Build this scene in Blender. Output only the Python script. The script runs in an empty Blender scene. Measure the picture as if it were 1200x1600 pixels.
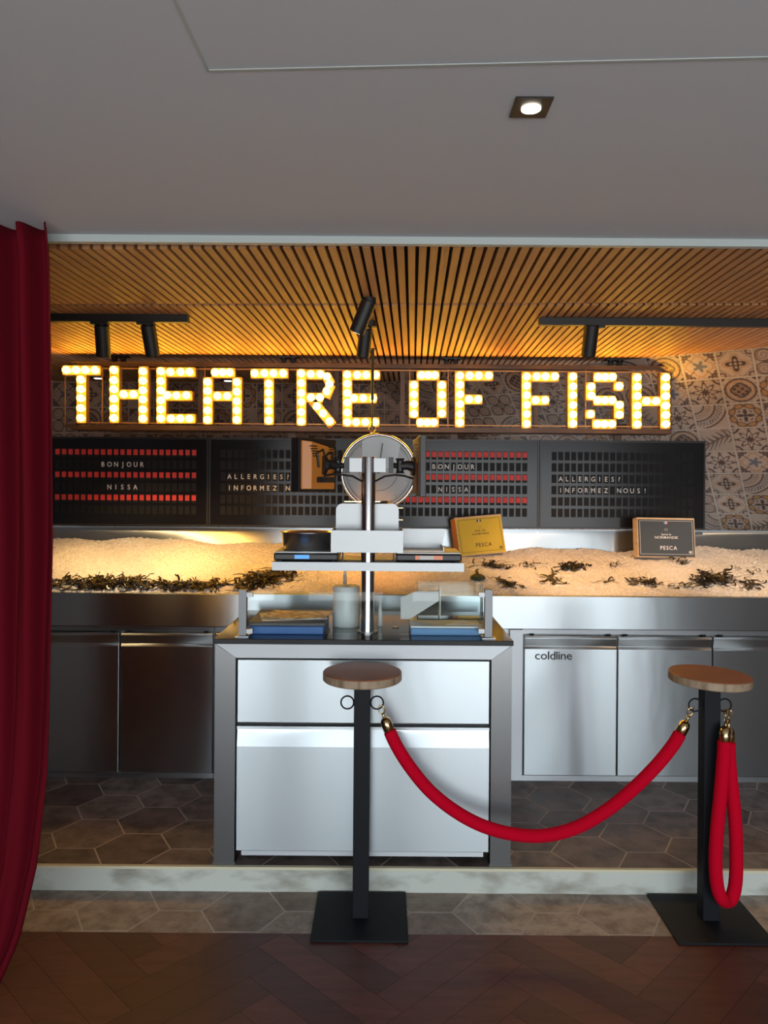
import bpy, bmesh, math, random
import numpy as np
from mathutils import Vector, Matrix
random.seed(7)
C = bpy.context.scene.collection
S = bpy.context.scene
R = math.radians

# ------------------------------------------------------------------ camera, world, exposure
H = 1.65; F = 1200.0; ROLL = R(0.42)
cam = bpy.data.cameras.new('camera'); co = bpy.data.objects.new('camera', cam); C.objects.link(co)
cam.sensor_fit = 'VERTICAL'; cam.sensor_height = 36; cam.sensor_width = 27
cam.lens = 36 * F / 1600; cam.shift_y = -0.025; cam.clip_start = 0.05
co.matrix_world = Matrix.Translation((0, 0, H)) @ Matrix.Rotation(R(90), 4, 'X') @ Matrix.Rotation(ROLL, 4, 'Z')
S.camera = co
S.view_settings.view_transform = 'Standard'; S.view_settings.look = 'None'
S.view_settings.gamma = 1; S.view_settings.use_curve_mapping = False
S.view_settings.exposure = 0.0
w = bpy.data.worlds.new('world'); S.world = w; w.use_nodes = True
bg = w.node_tree.nodes['Background']
wn = w.node_tree.nodes; wl = w.node_tree.links
tc = wn.new('ShaderNodeTexCoord'); sp = wn.new('ShaderNodeSeparateXYZ'); rp = wn.new('ShaderNodeValToRGB')
wl.new(tc.outputs['Generated'], sp.inputs[0]); wl.new(sp.outputs['Z'], rp.inputs[0]); wl.new(rp.outputs[0], bg.inputs[0])
rp.color_ramp.elements[0].position = 0.0; rp.color_ramp.elements[0].color = (1.05, 1.08, 1.10, 1)
rp.color_ramp.elements[1].position = 0.12; rp.color_ramp.elements[1].color = (0.84, 0.93, 1.0, 1)
bg.inputs[1].default_value = 7.5
WX0, WX1, WY = -2.75, 4.05, -4.0        # big shop window behind the camera
pl = bpy.data.lights.new('window_portal', 'AREA'); pl.shape = 'RECTANGLE'; pl.size = WX1 - WX0; pl.size_y = 2.2
pl.cycles.is_portal = True
po = bpy.data.objects.new('window_portal', pl); C.objects.link(po)
po.location = ((WX0 + WX1) / 2, WY - 0.05, 1.15); po.rotation_euler = (R(90), 0, 0)

def W(px, py, Y):                       # point of the photograph at depth Y
    a, b = px - 600, py - 760
    x = a * math.cos(ROLL) + b * math.sin(ROLL); y = -a * math.sin(ROLL) + b * math.cos(ROLL)
    return Vector((x * Y / F, Y, H - y * Y / F))

# ------------------------------------------------------------------ materials
def mat(name, col, rough=0.5, metal=0.0, emit=None, es=0, bump=None, var=None, trans=0, sheen=0, coat=0, spec=None, alpha=1, aniso=0, vert=False):
    m = bpy.data.materials.new(name); m.use_nodes = True; n = m.node_tree.nodes; l = m.node_tree.links
    b = n['Principled BSDF']; b.inputs['Base Color'].default_value = (*col, 1); b.inputs['Roughness'].default_value = rough
    b.inputs['Metallic'].default_value = metal
    if spec is not None: b.inputs['Specular IOR Level'].default_value = spec
    if emit: b.inputs['Emission Color'].default_value = (*emit, 1); b.inputs['Emission Strength'].default_value = es
    if trans: b.inputs['Transmission Weight'].default_value = trans
    if sheen: b.inputs['Sheen Weight'].default_value = sheen
    if coat: b.inputs['Coat Weight'].default_value = coat
    if aniso: b.inputs['Anisotropic'].default_value = aniso
    b.inputs['Alpha'].default_value = alpha
    if vert:                            # horizontally brushed metal: reflections smear vertically
        tg = n.new('ShaderNodeTangent'); tg.direction_type = 'RADIAL'; tg.axis = 'Z'; l.new(tg.outputs[0], b.inputs['Tangent'])
        b.inputs['Anisotropic Rotation'].default_value = 0.25
    co_ = n.new('ShaderNodeTexCoord')
    if bump:                            # (scale xyz, strength, distance)
        mp = n.new('ShaderNodeMapping'); mp.inputs['Scale'].default_value = bump[0]
        nz = n.new('ShaderNodeTexNoise'); nz.inputs['Scale'].default_value = 1; nz.inputs['Detail'].default_value = 4
        bu = n.new('ShaderNodeBump'); bu.inputs['Strength'].default_value = bump[1]; bu.inputs['Distance'].default_value = bump[2]
        l.new(co_.outputs['Object'], mp.inputs[0]); l.new(mp.outputs[0], nz.inputs[0]); l.new(nz.outputs[0], bu.inputs['Height']); l.new(bu.outputs[0], b.inputs['Normal'])
    if var:                             # (scale xyz, second colour, low, high)
        mp = n.new('ShaderNodeMapping'); mp.inputs['Scale'].default_value = var[0]
        nz = n.new('ShaderNodeTexNoise'); nz.inputs['Scale'].default_value = 1; nz.inputs['Detail'].default_value = 6
        cr = n.new('ShaderNodeValToRGB'); cr.color_ramp.elements[0].color = (*col, 1); cr.color_ramp.elements[1].color = (*var[1], 1)
        cr.color_ramp.elements[0].position = var[2]; cr.color_ramp.elements[1].position = var[3]
        l.new(co_.outputs['Object'], mp.inputs[0]); l.new(mp.outputs[0], nz.inputs[0]); l.new(nz.outputs[0], cr.inputs[0]); l.new(cr.outputs[0], b.inputs['Base Color'])
    return m
def island_mat(name, cols, rough, scale, amt=0.6, blotch=(0.02, 0.02, 0.02), bumpd=0.002, stops=(0.42, 0.75)):
    m = bpy.data.materials.new(name); m.use_nodes = True; n = m.node_tree.nodes; l = m.node_tree.links
    b = n['Principled BSDF']; b.inputs['Roughness'].default_value = rough
    g = n.new('ShaderNodeNewGeometry'); cr = n.new('ShaderNodeValToRGB')
    while len(cr.color_ramp.elements) < len(cols): cr.color_ramp.elements.new(0.5)
    for i, c in enumerate(cols):
        cr.color_ramp.elements[i].position = i / (len(cols) - 1); cr.color_ramp.elements[i].color = (*c, 1)
    l.new(g.outputs['Random Per Island'], cr.inputs[0])
    t = n.new('ShaderNodeTexCoord'); mp = n.new('ShaderNodeMapping'); mp.inputs['Scale'].default_value = scale
    nz = n.new('ShaderNodeTexNoise'); nz.inputs['Scale'].default_value = 1; nz.inputs['Detail'].default_value = 8; nz.inputs['Roughness'].default_value = 0.65
    r2 = n.new('ShaderNodeMapRange'); r2.inputs[1].default_value = stops[0]; r2.inputs[2].default_value = stops[1]; r2.inputs[3].default_value = 0; r2.inputs[4].default_value = amt
    mx = n.new('ShaderNodeMix'); mx.data_type = 'RGBA'; mx.inputs[7].default_value = (*blotch, 1)
    l.new(t.outputs['Object'], mp.inputs[0]); l.new(mp.outputs[0], nz.inputs[0]); l.new(nz.outputs[0], r2.inputs[0])
    l.new(r2.outputs[0], mx.inputs[0]); l.new(cr.outputs[0], mx.inputs[6]); l.new(mx.outputs[2], b.inputs['Base Color'])
    bu = n.new('ShaderNodeBump'); bu.inputs['Distance'].default_value = bumpd; bu.inputs['Strength'].default_value = 0.6
    l.new(nz.outputs[0], bu.inputs['Height']); l.new(bu.outputs[0], b.inputs['Normal'])
    return m
M = {}
M['steel'] = mat('brushed_steel', (0.50, 0.55, 0.575), 0.31, 1, bump=((3, 3, 1.2), 0.06, 0.03), aniso=0.95, vert=True)
M['steel_flat'] = mat('satin_steel', (0.50, 0.53, 0.55), 0.46, 1, aniso=0.9, vert=True)
M['steel_frame'] = mat('frame_steel', (0.23, 0.235, 0.24), 0.36, 1)
M['chrome'] = mat('chrome', (0.66, 0.66, 0.66), 0.2, 1)
M['post_steel'] = mat('dull_post_steel', (0.22, 0.23, 0.24), 0.5, 1)
M['steel_plate'] = mat('pale_steel_plate', (0.42, 0.44, 0.45), 0.45, 0.7)
M['pan_steel'] = mat('pan_steel', (0.55, 0.56, 0.57), 0.27, 1)
M['black_metal'] = mat('black_powder_metal', (0.007, 0.009, 0.013), 0.6, 0.0, spec=0.25)
M['black_plastic'] = mat('black_plastic', (0.012, 0.011, 0.012), 0.4)
M['track_black'] = mat('track_black', (0.010, 0.008, 0.007), 0.5)
M['worktop'] = mat('black_stone_worktop', (0.01, 0.012, 0.014), 0.12)
M['board'] = mat('split_flap_housing', (0.009, 0.009, 0.011), 0.21, 0, spec=0.28)
M['flap'] = mat('black_flap', (0.006, 0.006, 0.007), 0.6, spec=0.25)
M['red_flap'] = mat('red_flap', (0.62, 0.035, 0.03), 0.6)
M['white_text'] = mat('white_print', (0.75, 0.75, 0.75), 0.6)
M['dark_text'] = mat('dark_print', (0.03, 0.03, 0.03), 0.6)
M['velvet'] = mat('red_velvet_rope', (0.58, 0.001, 0.020), 0.9, spec=0.1, bump=((300, 300, 300), 0.3, 0.001))
M['curtain'] = mat('red_curtain', (0.11, 0.001, 0.007), 0.9, spec=0.15, bump=((200, 200, 60), 0.2, 0.001))
M['brass'] = mat('brass', (0.80, 0.58, 0.28), 0.14, 1)
M['ceiling'] = mat('ceiling_paint', (0.57, 0.59, 0.635), 0.85)
M['trim'] = mat('white_trim', (0.42, 0.47, 0.46), 0.5)
M['felt'] = mat('black_felt', (0.006, 0.005, 0.004), 1.0)
M['slat'] = island_mat('oak_slat', [(0.46, 0.22, 0.095), (0.54, 0.27, 0.12), (0.42, 0.19, 0.08)], 0.55, (60, 2, 60), 0.25, (0.2, 0.09, 0.04))
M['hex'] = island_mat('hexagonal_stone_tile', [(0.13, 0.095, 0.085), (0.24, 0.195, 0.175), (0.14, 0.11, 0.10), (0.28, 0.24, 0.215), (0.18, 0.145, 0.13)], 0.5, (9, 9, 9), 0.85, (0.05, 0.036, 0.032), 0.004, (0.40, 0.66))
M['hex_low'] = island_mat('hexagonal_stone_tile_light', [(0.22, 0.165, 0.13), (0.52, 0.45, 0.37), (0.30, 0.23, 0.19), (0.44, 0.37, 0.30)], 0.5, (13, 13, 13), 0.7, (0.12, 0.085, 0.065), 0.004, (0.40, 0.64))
M['grout'] = mat('grout', (0.50, 0.45, 0.40), 0.9)
M['plank'] = island_mat('dark_herringbone_oak', [(0.10, 0.030, 0.022), (0.15, 0.048, 0.034), (0.075, 0.023, 0.017), (0.12, 0.037, 0.027)], 0.5, (6, 30, 6), 0.6, (0.04, 0.012, 0.009), 0.001)
M['rear_floor'] = mat('bounce_floor', (0.42, 0.36, 0.30), 0.6)  # paleness chosen to bounce light up to the ceiling
M['plank_gap'] = mat('floor_joint', (0.02, 0.008, 0.006), 0.9)
M['riser'] = mat('pale_stone_riser', (0.66, 0.70, 0.64), 0.4, var=((4, 4, 9), (0.30, 0.29, 0.23), 0.52, 0.72))
M['nosing'] = mat('cream_nosing', (0.75, 0.72, 0.52), 0.5)
M['wall'] = mat('dark_wall_paint', (0.05, 0.032, 0.03), 0.8)
M['wood_top'] = mat('round_wood_top', (0.33, 0.12, 0.055), 0.4, var=((4, 40, 4), (0.24, 0.085, 0.04), 0.4, 0.7))
M['wood_edge'] = mat('wood_edge', (0.40, 0.30, 0.20), 0.6, var=((40, 40, 8), (0.22, 0.15, 0.09), 0.4, 0.65))
M['sign_metal'] = mat('bronze_sign_frame', (0.07, 0.035, 0.02), 0.45, 0.3)
M['channel'] = mat('letter_channel', (0.32, 0.17, 0.07), 0.45, 0.5)
M['bulb'] = mat('lit_bulb', (1, 0.9, 0.6), 0.3, emit=(1.0, 0.54, 0.045), es=17)
M['post_brown'] = mat('brown_post', (0.10, 0.055, 0.035), 0.5)
M['lamp'] = mat('lamp_glow', (1, 1, 1), 0.5, emit=(1, 0.86, 0.66), es=14)
M['lamp_small'] = mat('small_lamp_glow', (1, 1, 1), 0.5, emit=(1, 0.88, 0.72), es=5)
M['ice'] = mat('crushed_ice', (0.80, 0.76, 0.72), 0.45, bump=((120, 120, 120), 0.9, 0.02), var=((60, 60, 60), (0.95, 0.93, 0.90), 0.45, 0.7))
M['weed'] = mat('dark_seaweed', (0.018, 0.012, 0.006), 0.3, var=((30, 30, 30), (0.045, 0.028, 0.010), 0.45, 0.65))
M['urchin'] = mat('green_shell', (0.03, 0.045, 0.02), 0.5)
M['pine'] = mat('pale_crate_wood', (0.68, 0.50, 0.30), 0.7, var=((8, 8, 50), (0.52, 0.36, 0.2), 0.4, 0.7))
M['pine_orange'] = mat('orange_crate_wood', (0.60, 0.22, 0.06), 0.7)
M['yellow_label'] = mat('yellow_label', (0.62, 0.44, 0.035), 0.55)
M['slate_label'] = mat('slate_label', (0.045, 0.058, 0.072), 0.55)
M['blue'] = mat('blue_plastic', (0.008, 0.12, 0.42), 0.4)
M['lightblue'] = mat('light_blue_plastic', (0.09, 0.28, 0.58), 0.4)
M['lcd'] = mat('lcd_blue', (0.02, 0.12, 0.3), 0.3, emit=(0.05, 0.35, 0.85), es=0.8)
M['lcd_orange'] = mat('lcd_orange', (0.3, 0.08, 0.02), 0.3, emit=(0.7, 0.16, 0.05), es=0.5)
M['dark_lid'] = mat('dark_lid', (0.03, 0.026, 0.03), 0.3)
M['paper'] = mat('paper', (0.72, 0.72, 0.70), 0.7)
M['print_page'] = mat('printed_page', (0.70, 0.60, 0.50), 0.5, var=((30, 50, 30), (0.20, 0.07, 0.03), 0.47, 0.6))
M['white_plastic'] = mat('white_plastic', (0.72, 0.76, 0.76), 0.4)
M['amber'] = mat('warm_reflection_shell', (0.58, 0.20, 0.03), 0.4)  # warm reflected light put into the shell colour
M['amber_dark'] = mat('dim_reflection_shell', (0.10, 0.035, 0.012), 0.4)  # darker copy of the shell, less reflected warmth in its colour
M['dial'] = mat('dial_face', (0.42, 0.46, 0.48), 0.45)
M['dial_pale'] = mat('dial_paper', (0.58, 0.70, 0.76), 0.45)
M['dial_mark'] = mat('dial_print', (0.12, 0.13, 0.14), 0.5)
M['screen'] = mat('glass_screen', (0.01, 0.01, 0.012), 0.1)
g = bpy.data.materials.new('clear_glass'); g.use_nodes = True; n = g.node_tree.nodes; l = g.node_tree.links; n.clear()
o_ = n.new('ShaderNodeOutputMaterial'); mi = n.new('ShaderNodeMixShader'); tr = n.new('ShaderNodeBsdfTransparent'); gl = n.new('ShaderNodeBsdfGlossy'); fr = n.new('ShaderNodeFresnel')
tr.inputs[0].default_value = (0.95, 0.98, 0.98, 1); gl.inputs['Roughness'].default_value = 0.02; fr.inputs[0].default_value = 1.22
l.new(fr.outputs[0], mi.inputs[0]); l.new(tr.outputs[0], mi.inputs[1]); l.new(gl.outputs[0], mi.inputs[2]); l.new(mi.outputs[0], o_.inputs[0])
M['glass'] = g

# ------------------------------------------------------------------ mesh helpers
def obj(name, bm, m=None, parent=None, smooth=False, bevel=0, loc=None, mats=None):
    me = bpy.data.meshes.new(name); bmesh.ops.recalc_face_normals(bm, faces=bm.faces); bm.to_mesh(me); bm.free()
    if smooth: me.polygons.foreach_set('use_smooth', [True] * len(me.polygons))
    o = bpy.data.objects.new(name, me); C.objects.link(o)
    for k in (mats or [m]): me.materials.append(M[k] if isinstance(k, str) else k)
    if loc is not None:
        me.transform(Matrix.Translation(-Vector(loc))); o.location = loc
    if parent:
        o.parent = parent
        p = parent; off = Vector((0, 0, 0))
        mw = Matrix.Identity(4)
        chain = []
        while p: chain.append(p); p = p.parent
        for q in reversed(chain): mw = mw @ q.matrix_basis
        # geometry is given in world coordinates: bring it into the parent's frame
        me.transform(mw.inverted())
    if bevel:
        b = o.modifiers.new('bevel', 'BEVEL'); b.width = bevel; b.segments = 2; b.limit_method = 'ANGLE'
    return o
def thing(name, label, cat, loc=(0, 0, 0), group=None, rotz=0):
    o = bpy.data.objects.new(name, None); C.objects.link(o); o.location = loc; o.rotation_euler = (0, 0, rotz)
    o.empty_display_size = 0.05
    return tag(o, label, cat, group)
def tag(o, label, cat=None, group=None, kind=None):
    o['label'] = label
    if cat: o['category'] = cat
    if group: o['group'] = group
    if kind: o['kind'] = kind
    return o
def struct(name, bm, m, label=None, **k):
    o = obj(name, bm, m, **k); o['kind'] = 'structure'
    if label: o['label'] = label; o['category'] = name.split('_')[0]
    return o
def nb(): return bmesh.new()
def box(bm, x0, x1, y0, y1, z0, z1, mt=None, mi=0):
    v = [bm.verts.new(p) for p in [(x0,y0,z0),(x1,y0,z0),(x1,y1,z0),(x0,y1,z0),(x0,y0,z1),(x1,y0,z1),(x1,y1,z1),(x0,y1,z1)]]
    if mt is not None:
        for q in v: q.co = mt @ q.co
    for f in [(0,3,2,1),(4,5,6,7),(0,1,5,4),(1,2,6,5),(2,3,7,6),(3,0,4,7)]:
        bm.faces.new([v[i] for i in f]).material_index = mi
    return v
def tube(bm, pts, r, seg=10, cap=True, flat=1.0, closed=False):
    pts = [Vector(p) for p in pts]; rings = []; n = len(pts)
    rs = r if isinstance(r, (list, tuple)) else [r] * n
    up = None
    for i, p in enumerate(pts):
        if closed: d = pts[(i + 1) % n] - pts[i - 1]
        else: d = (pts[min(i + 1, n - 1)] - pts[max(i - 1, 0)])
        d.normalize()
        if up is None:
            up = Vector((0, 0, 1)) if abs(d.z) < 0.9 else Vector((1, 0, 0))
        a = d.cross(up); 
        if a.length < 1e-5: a = d.orthogonal()
        a.normalize(); b = a.cross(d).normalized(); up = b
        rings.append([bm.verts.new(p + (a * math.cos(t) + b * math.sin(t) * flat) * rs[i]) for t in [2 * math.pi * k / seg for k in range(seg)]])
    m = n if closed else n - 1
    for i in range(m):
        A, B = rings[i], rings[(i + 1) % n]
        for k in range(seg): bm.faces.new([A[k], A[(k + 1) % seg], B[(k + 1) % seg], B[k]])
    if cap and not closed: bm.faces.new(rings[0][::-1]); bm.faces.new(rings[-1])
def lathe(bm, prof, cx, cy, cz, seg=32, axis='Z', mt=None):
    rings = []
    for r, z in prof:
        ring = []
        for k in range(seg):
            t = 2 * math.pi * k / seg; x, y = r * math.cos(t), r * math.sin(t)
            p = Vector((x, y, z)) if axis == 'Z' else (Vector((x, z, y)) if axis == 'Y' else Vector((z, x, y)))
            if mt is not None: p = mt @ p
            ring.append(bm.verts.new(p + Vector((cx, cy, cz))))
        rings.append(ring)
    for A, B in zip(rings, rings[1:]):
        for k in range(seg): bm.faces.new([A[k], A[(k + 1) % seg], B[(k + 1) % seg], B[k]])
    if prof[0][0] > 1e-6: bm.faces.new(rings[0])
    if prof[-1][0] > 1e-6: bm.faces.new(rings[-1])
def torus(bm, c, Rr, r, axis='Y', seg=24, rs=8, a0=0, a1=360):
    full = (a1 - a0) >= 360; n = seg
    pts = []
    for k in range(n if full else n + 1):
        t = R(a0 + (a1 - a0) * k / n)
        u, v = Rr * math.cos(t), Rr * math.sin(t)
        pts.append(Vector(c) + (Vector((u, 0, v)) if axis == 'Y' else Vector((u, v, 0)) if axis == 'Z' else Vector((0, u, v))))
    tube(bm, pts, r, rs, closed=full)
GL = {}
def glyph(ch):
    if ch not in GL:
        cu = bpy.data.curves.new('glyph', 'FONT'); cu.body = ch; cu.size = 1; cu.align_x = 'CENTER'; cu.extrude = 0.01; cu.resolution_u = 3; cu.offset = 0.008
        o = bpy.data.objects.new('glyph', cu); C.objects.link(o)
        bpy.context.view_layer.update()
        me = bpy.data.meshes.new_from_object(o.evaluated_get(bpy.context.evaluated_depsgraph_get()))
        vs = [v.co.copy() for v in me.vertices]; fs = [tuple(p.vertices) for p in me.polygons]
        wd = (min(v.x for v in vs), max(v.x for v in vs)) if vs else (0, 0)
        GL[ch] = (vs, fs, wd)
        bpy.data.objects.remove(o); bpy.data.curves.remove(cu); bpy.data.meshes.remove(me)
    return GL[ch]
def text(bm, s, size, mt, pitch=None, sx=1.0, gap=0.12, bold=0):   # centred line of writing; mt maps (x right, y up, z out)
    if pitch is None:
        ws = [0.3 if c == ' ' else glyph(c)[2][1] - glyph(c)[2][0] for c in s]
        tot = sum(ws) + gap * (len(s) - 1); x = -tot / 2; cs = []
        for wd in ws: cs.append((x + wd / 2) * size * sx); x += wd + gap
    else: cs = [(i - (len(s) - 1) / 2) * pitch for i in range(len(s))]
    for c, cx in zip(s, cs):
        if c == ' ': continue
        vs, fs, wd = glyph(c); mid = (wd[0] + wd[1]) / 2
        nv = [bm.verts.new(mt @ Vector(((v.x - mid) * size * sx + cx, (v.y - 0.35) * size, v.z * size * (1 + bold)))) for v in vs]
        for f in fs:
            try: bm.faces.new([nv[i] for i in f])
            except ValueError: pass
def face_mt(cx, y, cz):                 # writing on a surface facing the camera (-Y)
    return Matrix.Translation((cx, y, cz)) @ Matrix.Rotation(R(90), 4, 'X')
def copy_tree(o, parent=None):
    c = o.copy(); C.objects.link(c)
    if parent: c.parent = parent
    for ch in [q for q in C.objects if q.parent == o]: copy_tree(ch, c)
    return c

# ================================================================== STRUCTURE
ZC = 2.45                               # underside of the slatted ceiling
XL, XR = -3.2, 5.0
YT = 2.83; YS = 3.12; ZP = 0.10         # edge of the wood floor, the step, platform height
# --- wood floor in herringbone
bm = nb(); Wd, L = 0.12, 0.60
rot = Matrix.Translation((0.07, 1.9, 0)) @ Matrix.Rotation(R(45), 4, 'Z'); e = 0.0007
for i in range(-60, 61):
    for j in range(-9, 10):
        ox, oy = i * Wd + j * L, i * Wd - j * L
        for (a, b, c, d) in ((ox, ox + L, oy, oy + Wd), (ox, ox + Wd, oy + Wd, oy + Wd + L)):
            ctr = rot @ Vector(((a + b) / 2, (c + d) / 2, 0))
            if -2.6 < ctr.x < 3.2 and 0.9 < ctr.y < 3.2:
                v = [bm.verts.new(rot @ Vector(p)) for p in ((a + e, c + e, 0), (b - e, c + e, 0), (b - e, d - e, 0), (a + e, d - e, 0))]
                bm.faces.new(v)
bmesh.ops.bisect_plane(bm, geom=bm.verts[:] + bm.edges[:] + bm.faces[:], plane_co=(0, YT, 0), plane_no=(0, 1, 0), clear_outer=True)
struct('floor', bm, 'plank', 'dark reddish brown herringbone wood floor in the foreground')
bm = nb(); box(bm, XL, XR, WY, 0.9, -0.06, 0.0); struct('floor_rear', bm, 'rear_floor', 'unseen floor behind the viewer, made pale to bounce light upwards')
bm = nb(); box(bm, XL, XR, 0.9, YT, -0.06, -0.001); struct('floor_base', bm, 'plank_gap', 'dark joints beneath the herringbone wood floor')
# --- hexagonal tiles
def hexes(name, m, cx, cy, z, y0, y1, x0, x1, label):
    bm = nb(); r = 0.162; hh = r * math.sqrt(3)
    for i in range(-16, 22):
        for j in range(-8, 10):
            x = cx + i * 1.5 * r; y = cy + j * hh + (hh / 2 if i % 2 else 0)
            if x < x0 - r or x > x1 + r or y < y0 - r or y > y1 + r: continue
            rr = r - 0.0045
            a = [bm.verts.new((x + rr * math.cos(R(60 * k)), y + rr * math.sin(R(60 * k)), z)) for k in range(6)]
            rr = r - 0.003
            b = [bm.verts.new((x + rr * math.cos(R(60 * k)), y + rr * math.sin(R(60 * k)), z - 0.003)) for k in range(6)]
            bm.faces.new(a)
            for k in range(6): bm.faces.new([b[k], b[(k + 1) % 6], a[(k + 1) % 6], a[k]])
    for (p, nn) in (((0, y0, 0), (0, -1, 0)), ((0, y1, 0), (0, 1, 0)), ((x0, 0, 0), (-1, 0, 0)), ((x1, 0, 0), (1, 0, 0))):
        bmesh.ops.bisect_plane(bm, geom=bm.verts[:] + bm.edges[:] + bm.faces[:], plane_co=p, plane_no=nn, clear_outer=True)
    return struct(name, bm, m, label)
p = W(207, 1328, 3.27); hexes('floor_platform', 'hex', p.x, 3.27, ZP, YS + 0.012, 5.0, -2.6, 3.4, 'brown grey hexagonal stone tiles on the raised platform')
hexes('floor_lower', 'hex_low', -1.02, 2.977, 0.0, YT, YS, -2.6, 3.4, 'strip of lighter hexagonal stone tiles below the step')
bm = nb(); box(bm, XL, XR, YT, YS, -0.06, -0.0008); struct('floor_grout', bm, 'grout', 'grout bed of the lower hexagonal tiles')
bm = nb(); box(bm, XL, XR, YS + 0.006, 6.4, -0.06, ZP - 0.0008); struct('floor_platform_base', bm, 'grout', 'grout bed of the raised platform')
bm = nb(); box(bm, XL, XR, YS, YS + 0.012, -0.01, ZP - 0.010); struct('trim_1', bm, 'riser', 'pale mottled stone riser of the low step')
bm = nb(); box(bm, XL, XR, YS - 0.003, YS + 0.014, ZP - 0.010, ZP + 0.001); struct('trim_2', bm, 'nosing', 'cream edge strip along the top of the step')
# --- white ceiling with access-panel joints
bm = nb(); box(bm, XL, XR, WY, 2.52, ZC + 0.02, ZC + 0.12); struct('ceiling', bm, 'ceiling', 'pale grey painted ceiling over the foreground')
def ceil_pt(px, py, z=ZC + 0.02):
    q = W(px, py, 1.0); k = (z - H) / (q.z - H); return Vector((q.x * k, k, z))
a, b, c = ceil_pt(325, 110), ceil_pt(1260, 88), ceil_pt(262, -25)
bm = nb()
for (p, q, wd) in ((a, b, 0.0032), (a, c, 0.0025)):
    d = (q - p).normalized(); s = Vector((-d.y, d.x, 0)) * wd; zz = Vector((0, 0, 0.0015))
    v = [bm.verts.new(t - zz) for t in (p - s, q - s, q + s, p + s)]; bm.faces.new(v)
    v2 = [bm.verts.new(t.co + zz) for t in v]
    for k in range(4): bm.faces.new([v[k], v[(k + 1) % 4], v2[(k + 1) % 4], v2[k]])
struct('trim_3', bm, 'trim', 'thin white joint line of the ceiling panel')
bm = nb(); box(bm, XL, XR, 2.52, 2.545, ZC - 0.004, ZC + 0.02); struct('trim_4', bm, 'trim', 'white edge strip between painted and slatted ceiling')
# --- slatted ceiling
bm = nb(); pt = 0.0382; ang = R(-2.15)
piv = W(652, 388, 2.58)
rm = Matrix.Translation((piv.x, 2.58, 0)) @ Matrix.Rotation(ang, 4, 'Z')
for k in range(-92, 112):
    xa = k * pt + 0.0062; xb = (k + 1) * pt - 0.0062
    for (ya, yb) in ((-0.01, 0.775), (0.812, 4.1)):
        box(bm, xa, xb, ya, yb, ZC, ZC + 0.026, rm)
bmesh.ops.bisect_plane(bm, geom=bm.verts[:] + bm.edges[:] + bm.faces[:], plane_co=(0, 2.548, 0), plane_no=(0, -1, 0), clear_outer=True)
struct('ceiling_slats', bm, 'slat', 'warm wooden slatted ceiling over the counter')
bm = nb(); box(bm, XL, XR, 2.545, 7.0, ZC + 0.027, ZC + 0.10); struct('ceiling_backing', bm, 'felt', 'black felt behind the ceiling slats')
# --- side and rear walls of the room
bm = nb(); box(bm, XL - 0.1, XL, WY, 7, -0.06, ZC + 0.1); struct('wall_left', bm, 'wall', 'dark side wall left of the room')
bm = nb(); box(bm, XR, XR + 0.1, WY, 7, -0.06, ZC + 0.1); struct('wall_right', bm, 'wall', 'dark side wall right of the room')
bm = nb()
box(bm, XL, WX0, WY - 0.15, WY, 0, ZC + 0.1); box(bm, WX1, XR, WY - 0.15, WY, 0, ZC + 0.1); box(bm, WX0, WX1, WY - 0.15, WY, 2.25, ZC + 0.1); box(bm, WX0, WX1, WY - 0.15, WY, -0.06, 0.08)
struct('wall_rear', bm, 'wall', 'dark wall with the shop window behind the viewer')
bm = nb()
for x, hw in ((-1.25, 0.23), (0.2, 0.2), (2.9, 0.13)): box(bm, x - hw, x + hw, WY - 0.1, WY - 0.02, 0.08, 2.25)  # middle upright stands in for a person; widths set for reflected bands
struct('window_1', bm, 'black_metal', 'dark uprights of the shop window behind the viewer, widened for reflections, middle one standing for a person')

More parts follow.
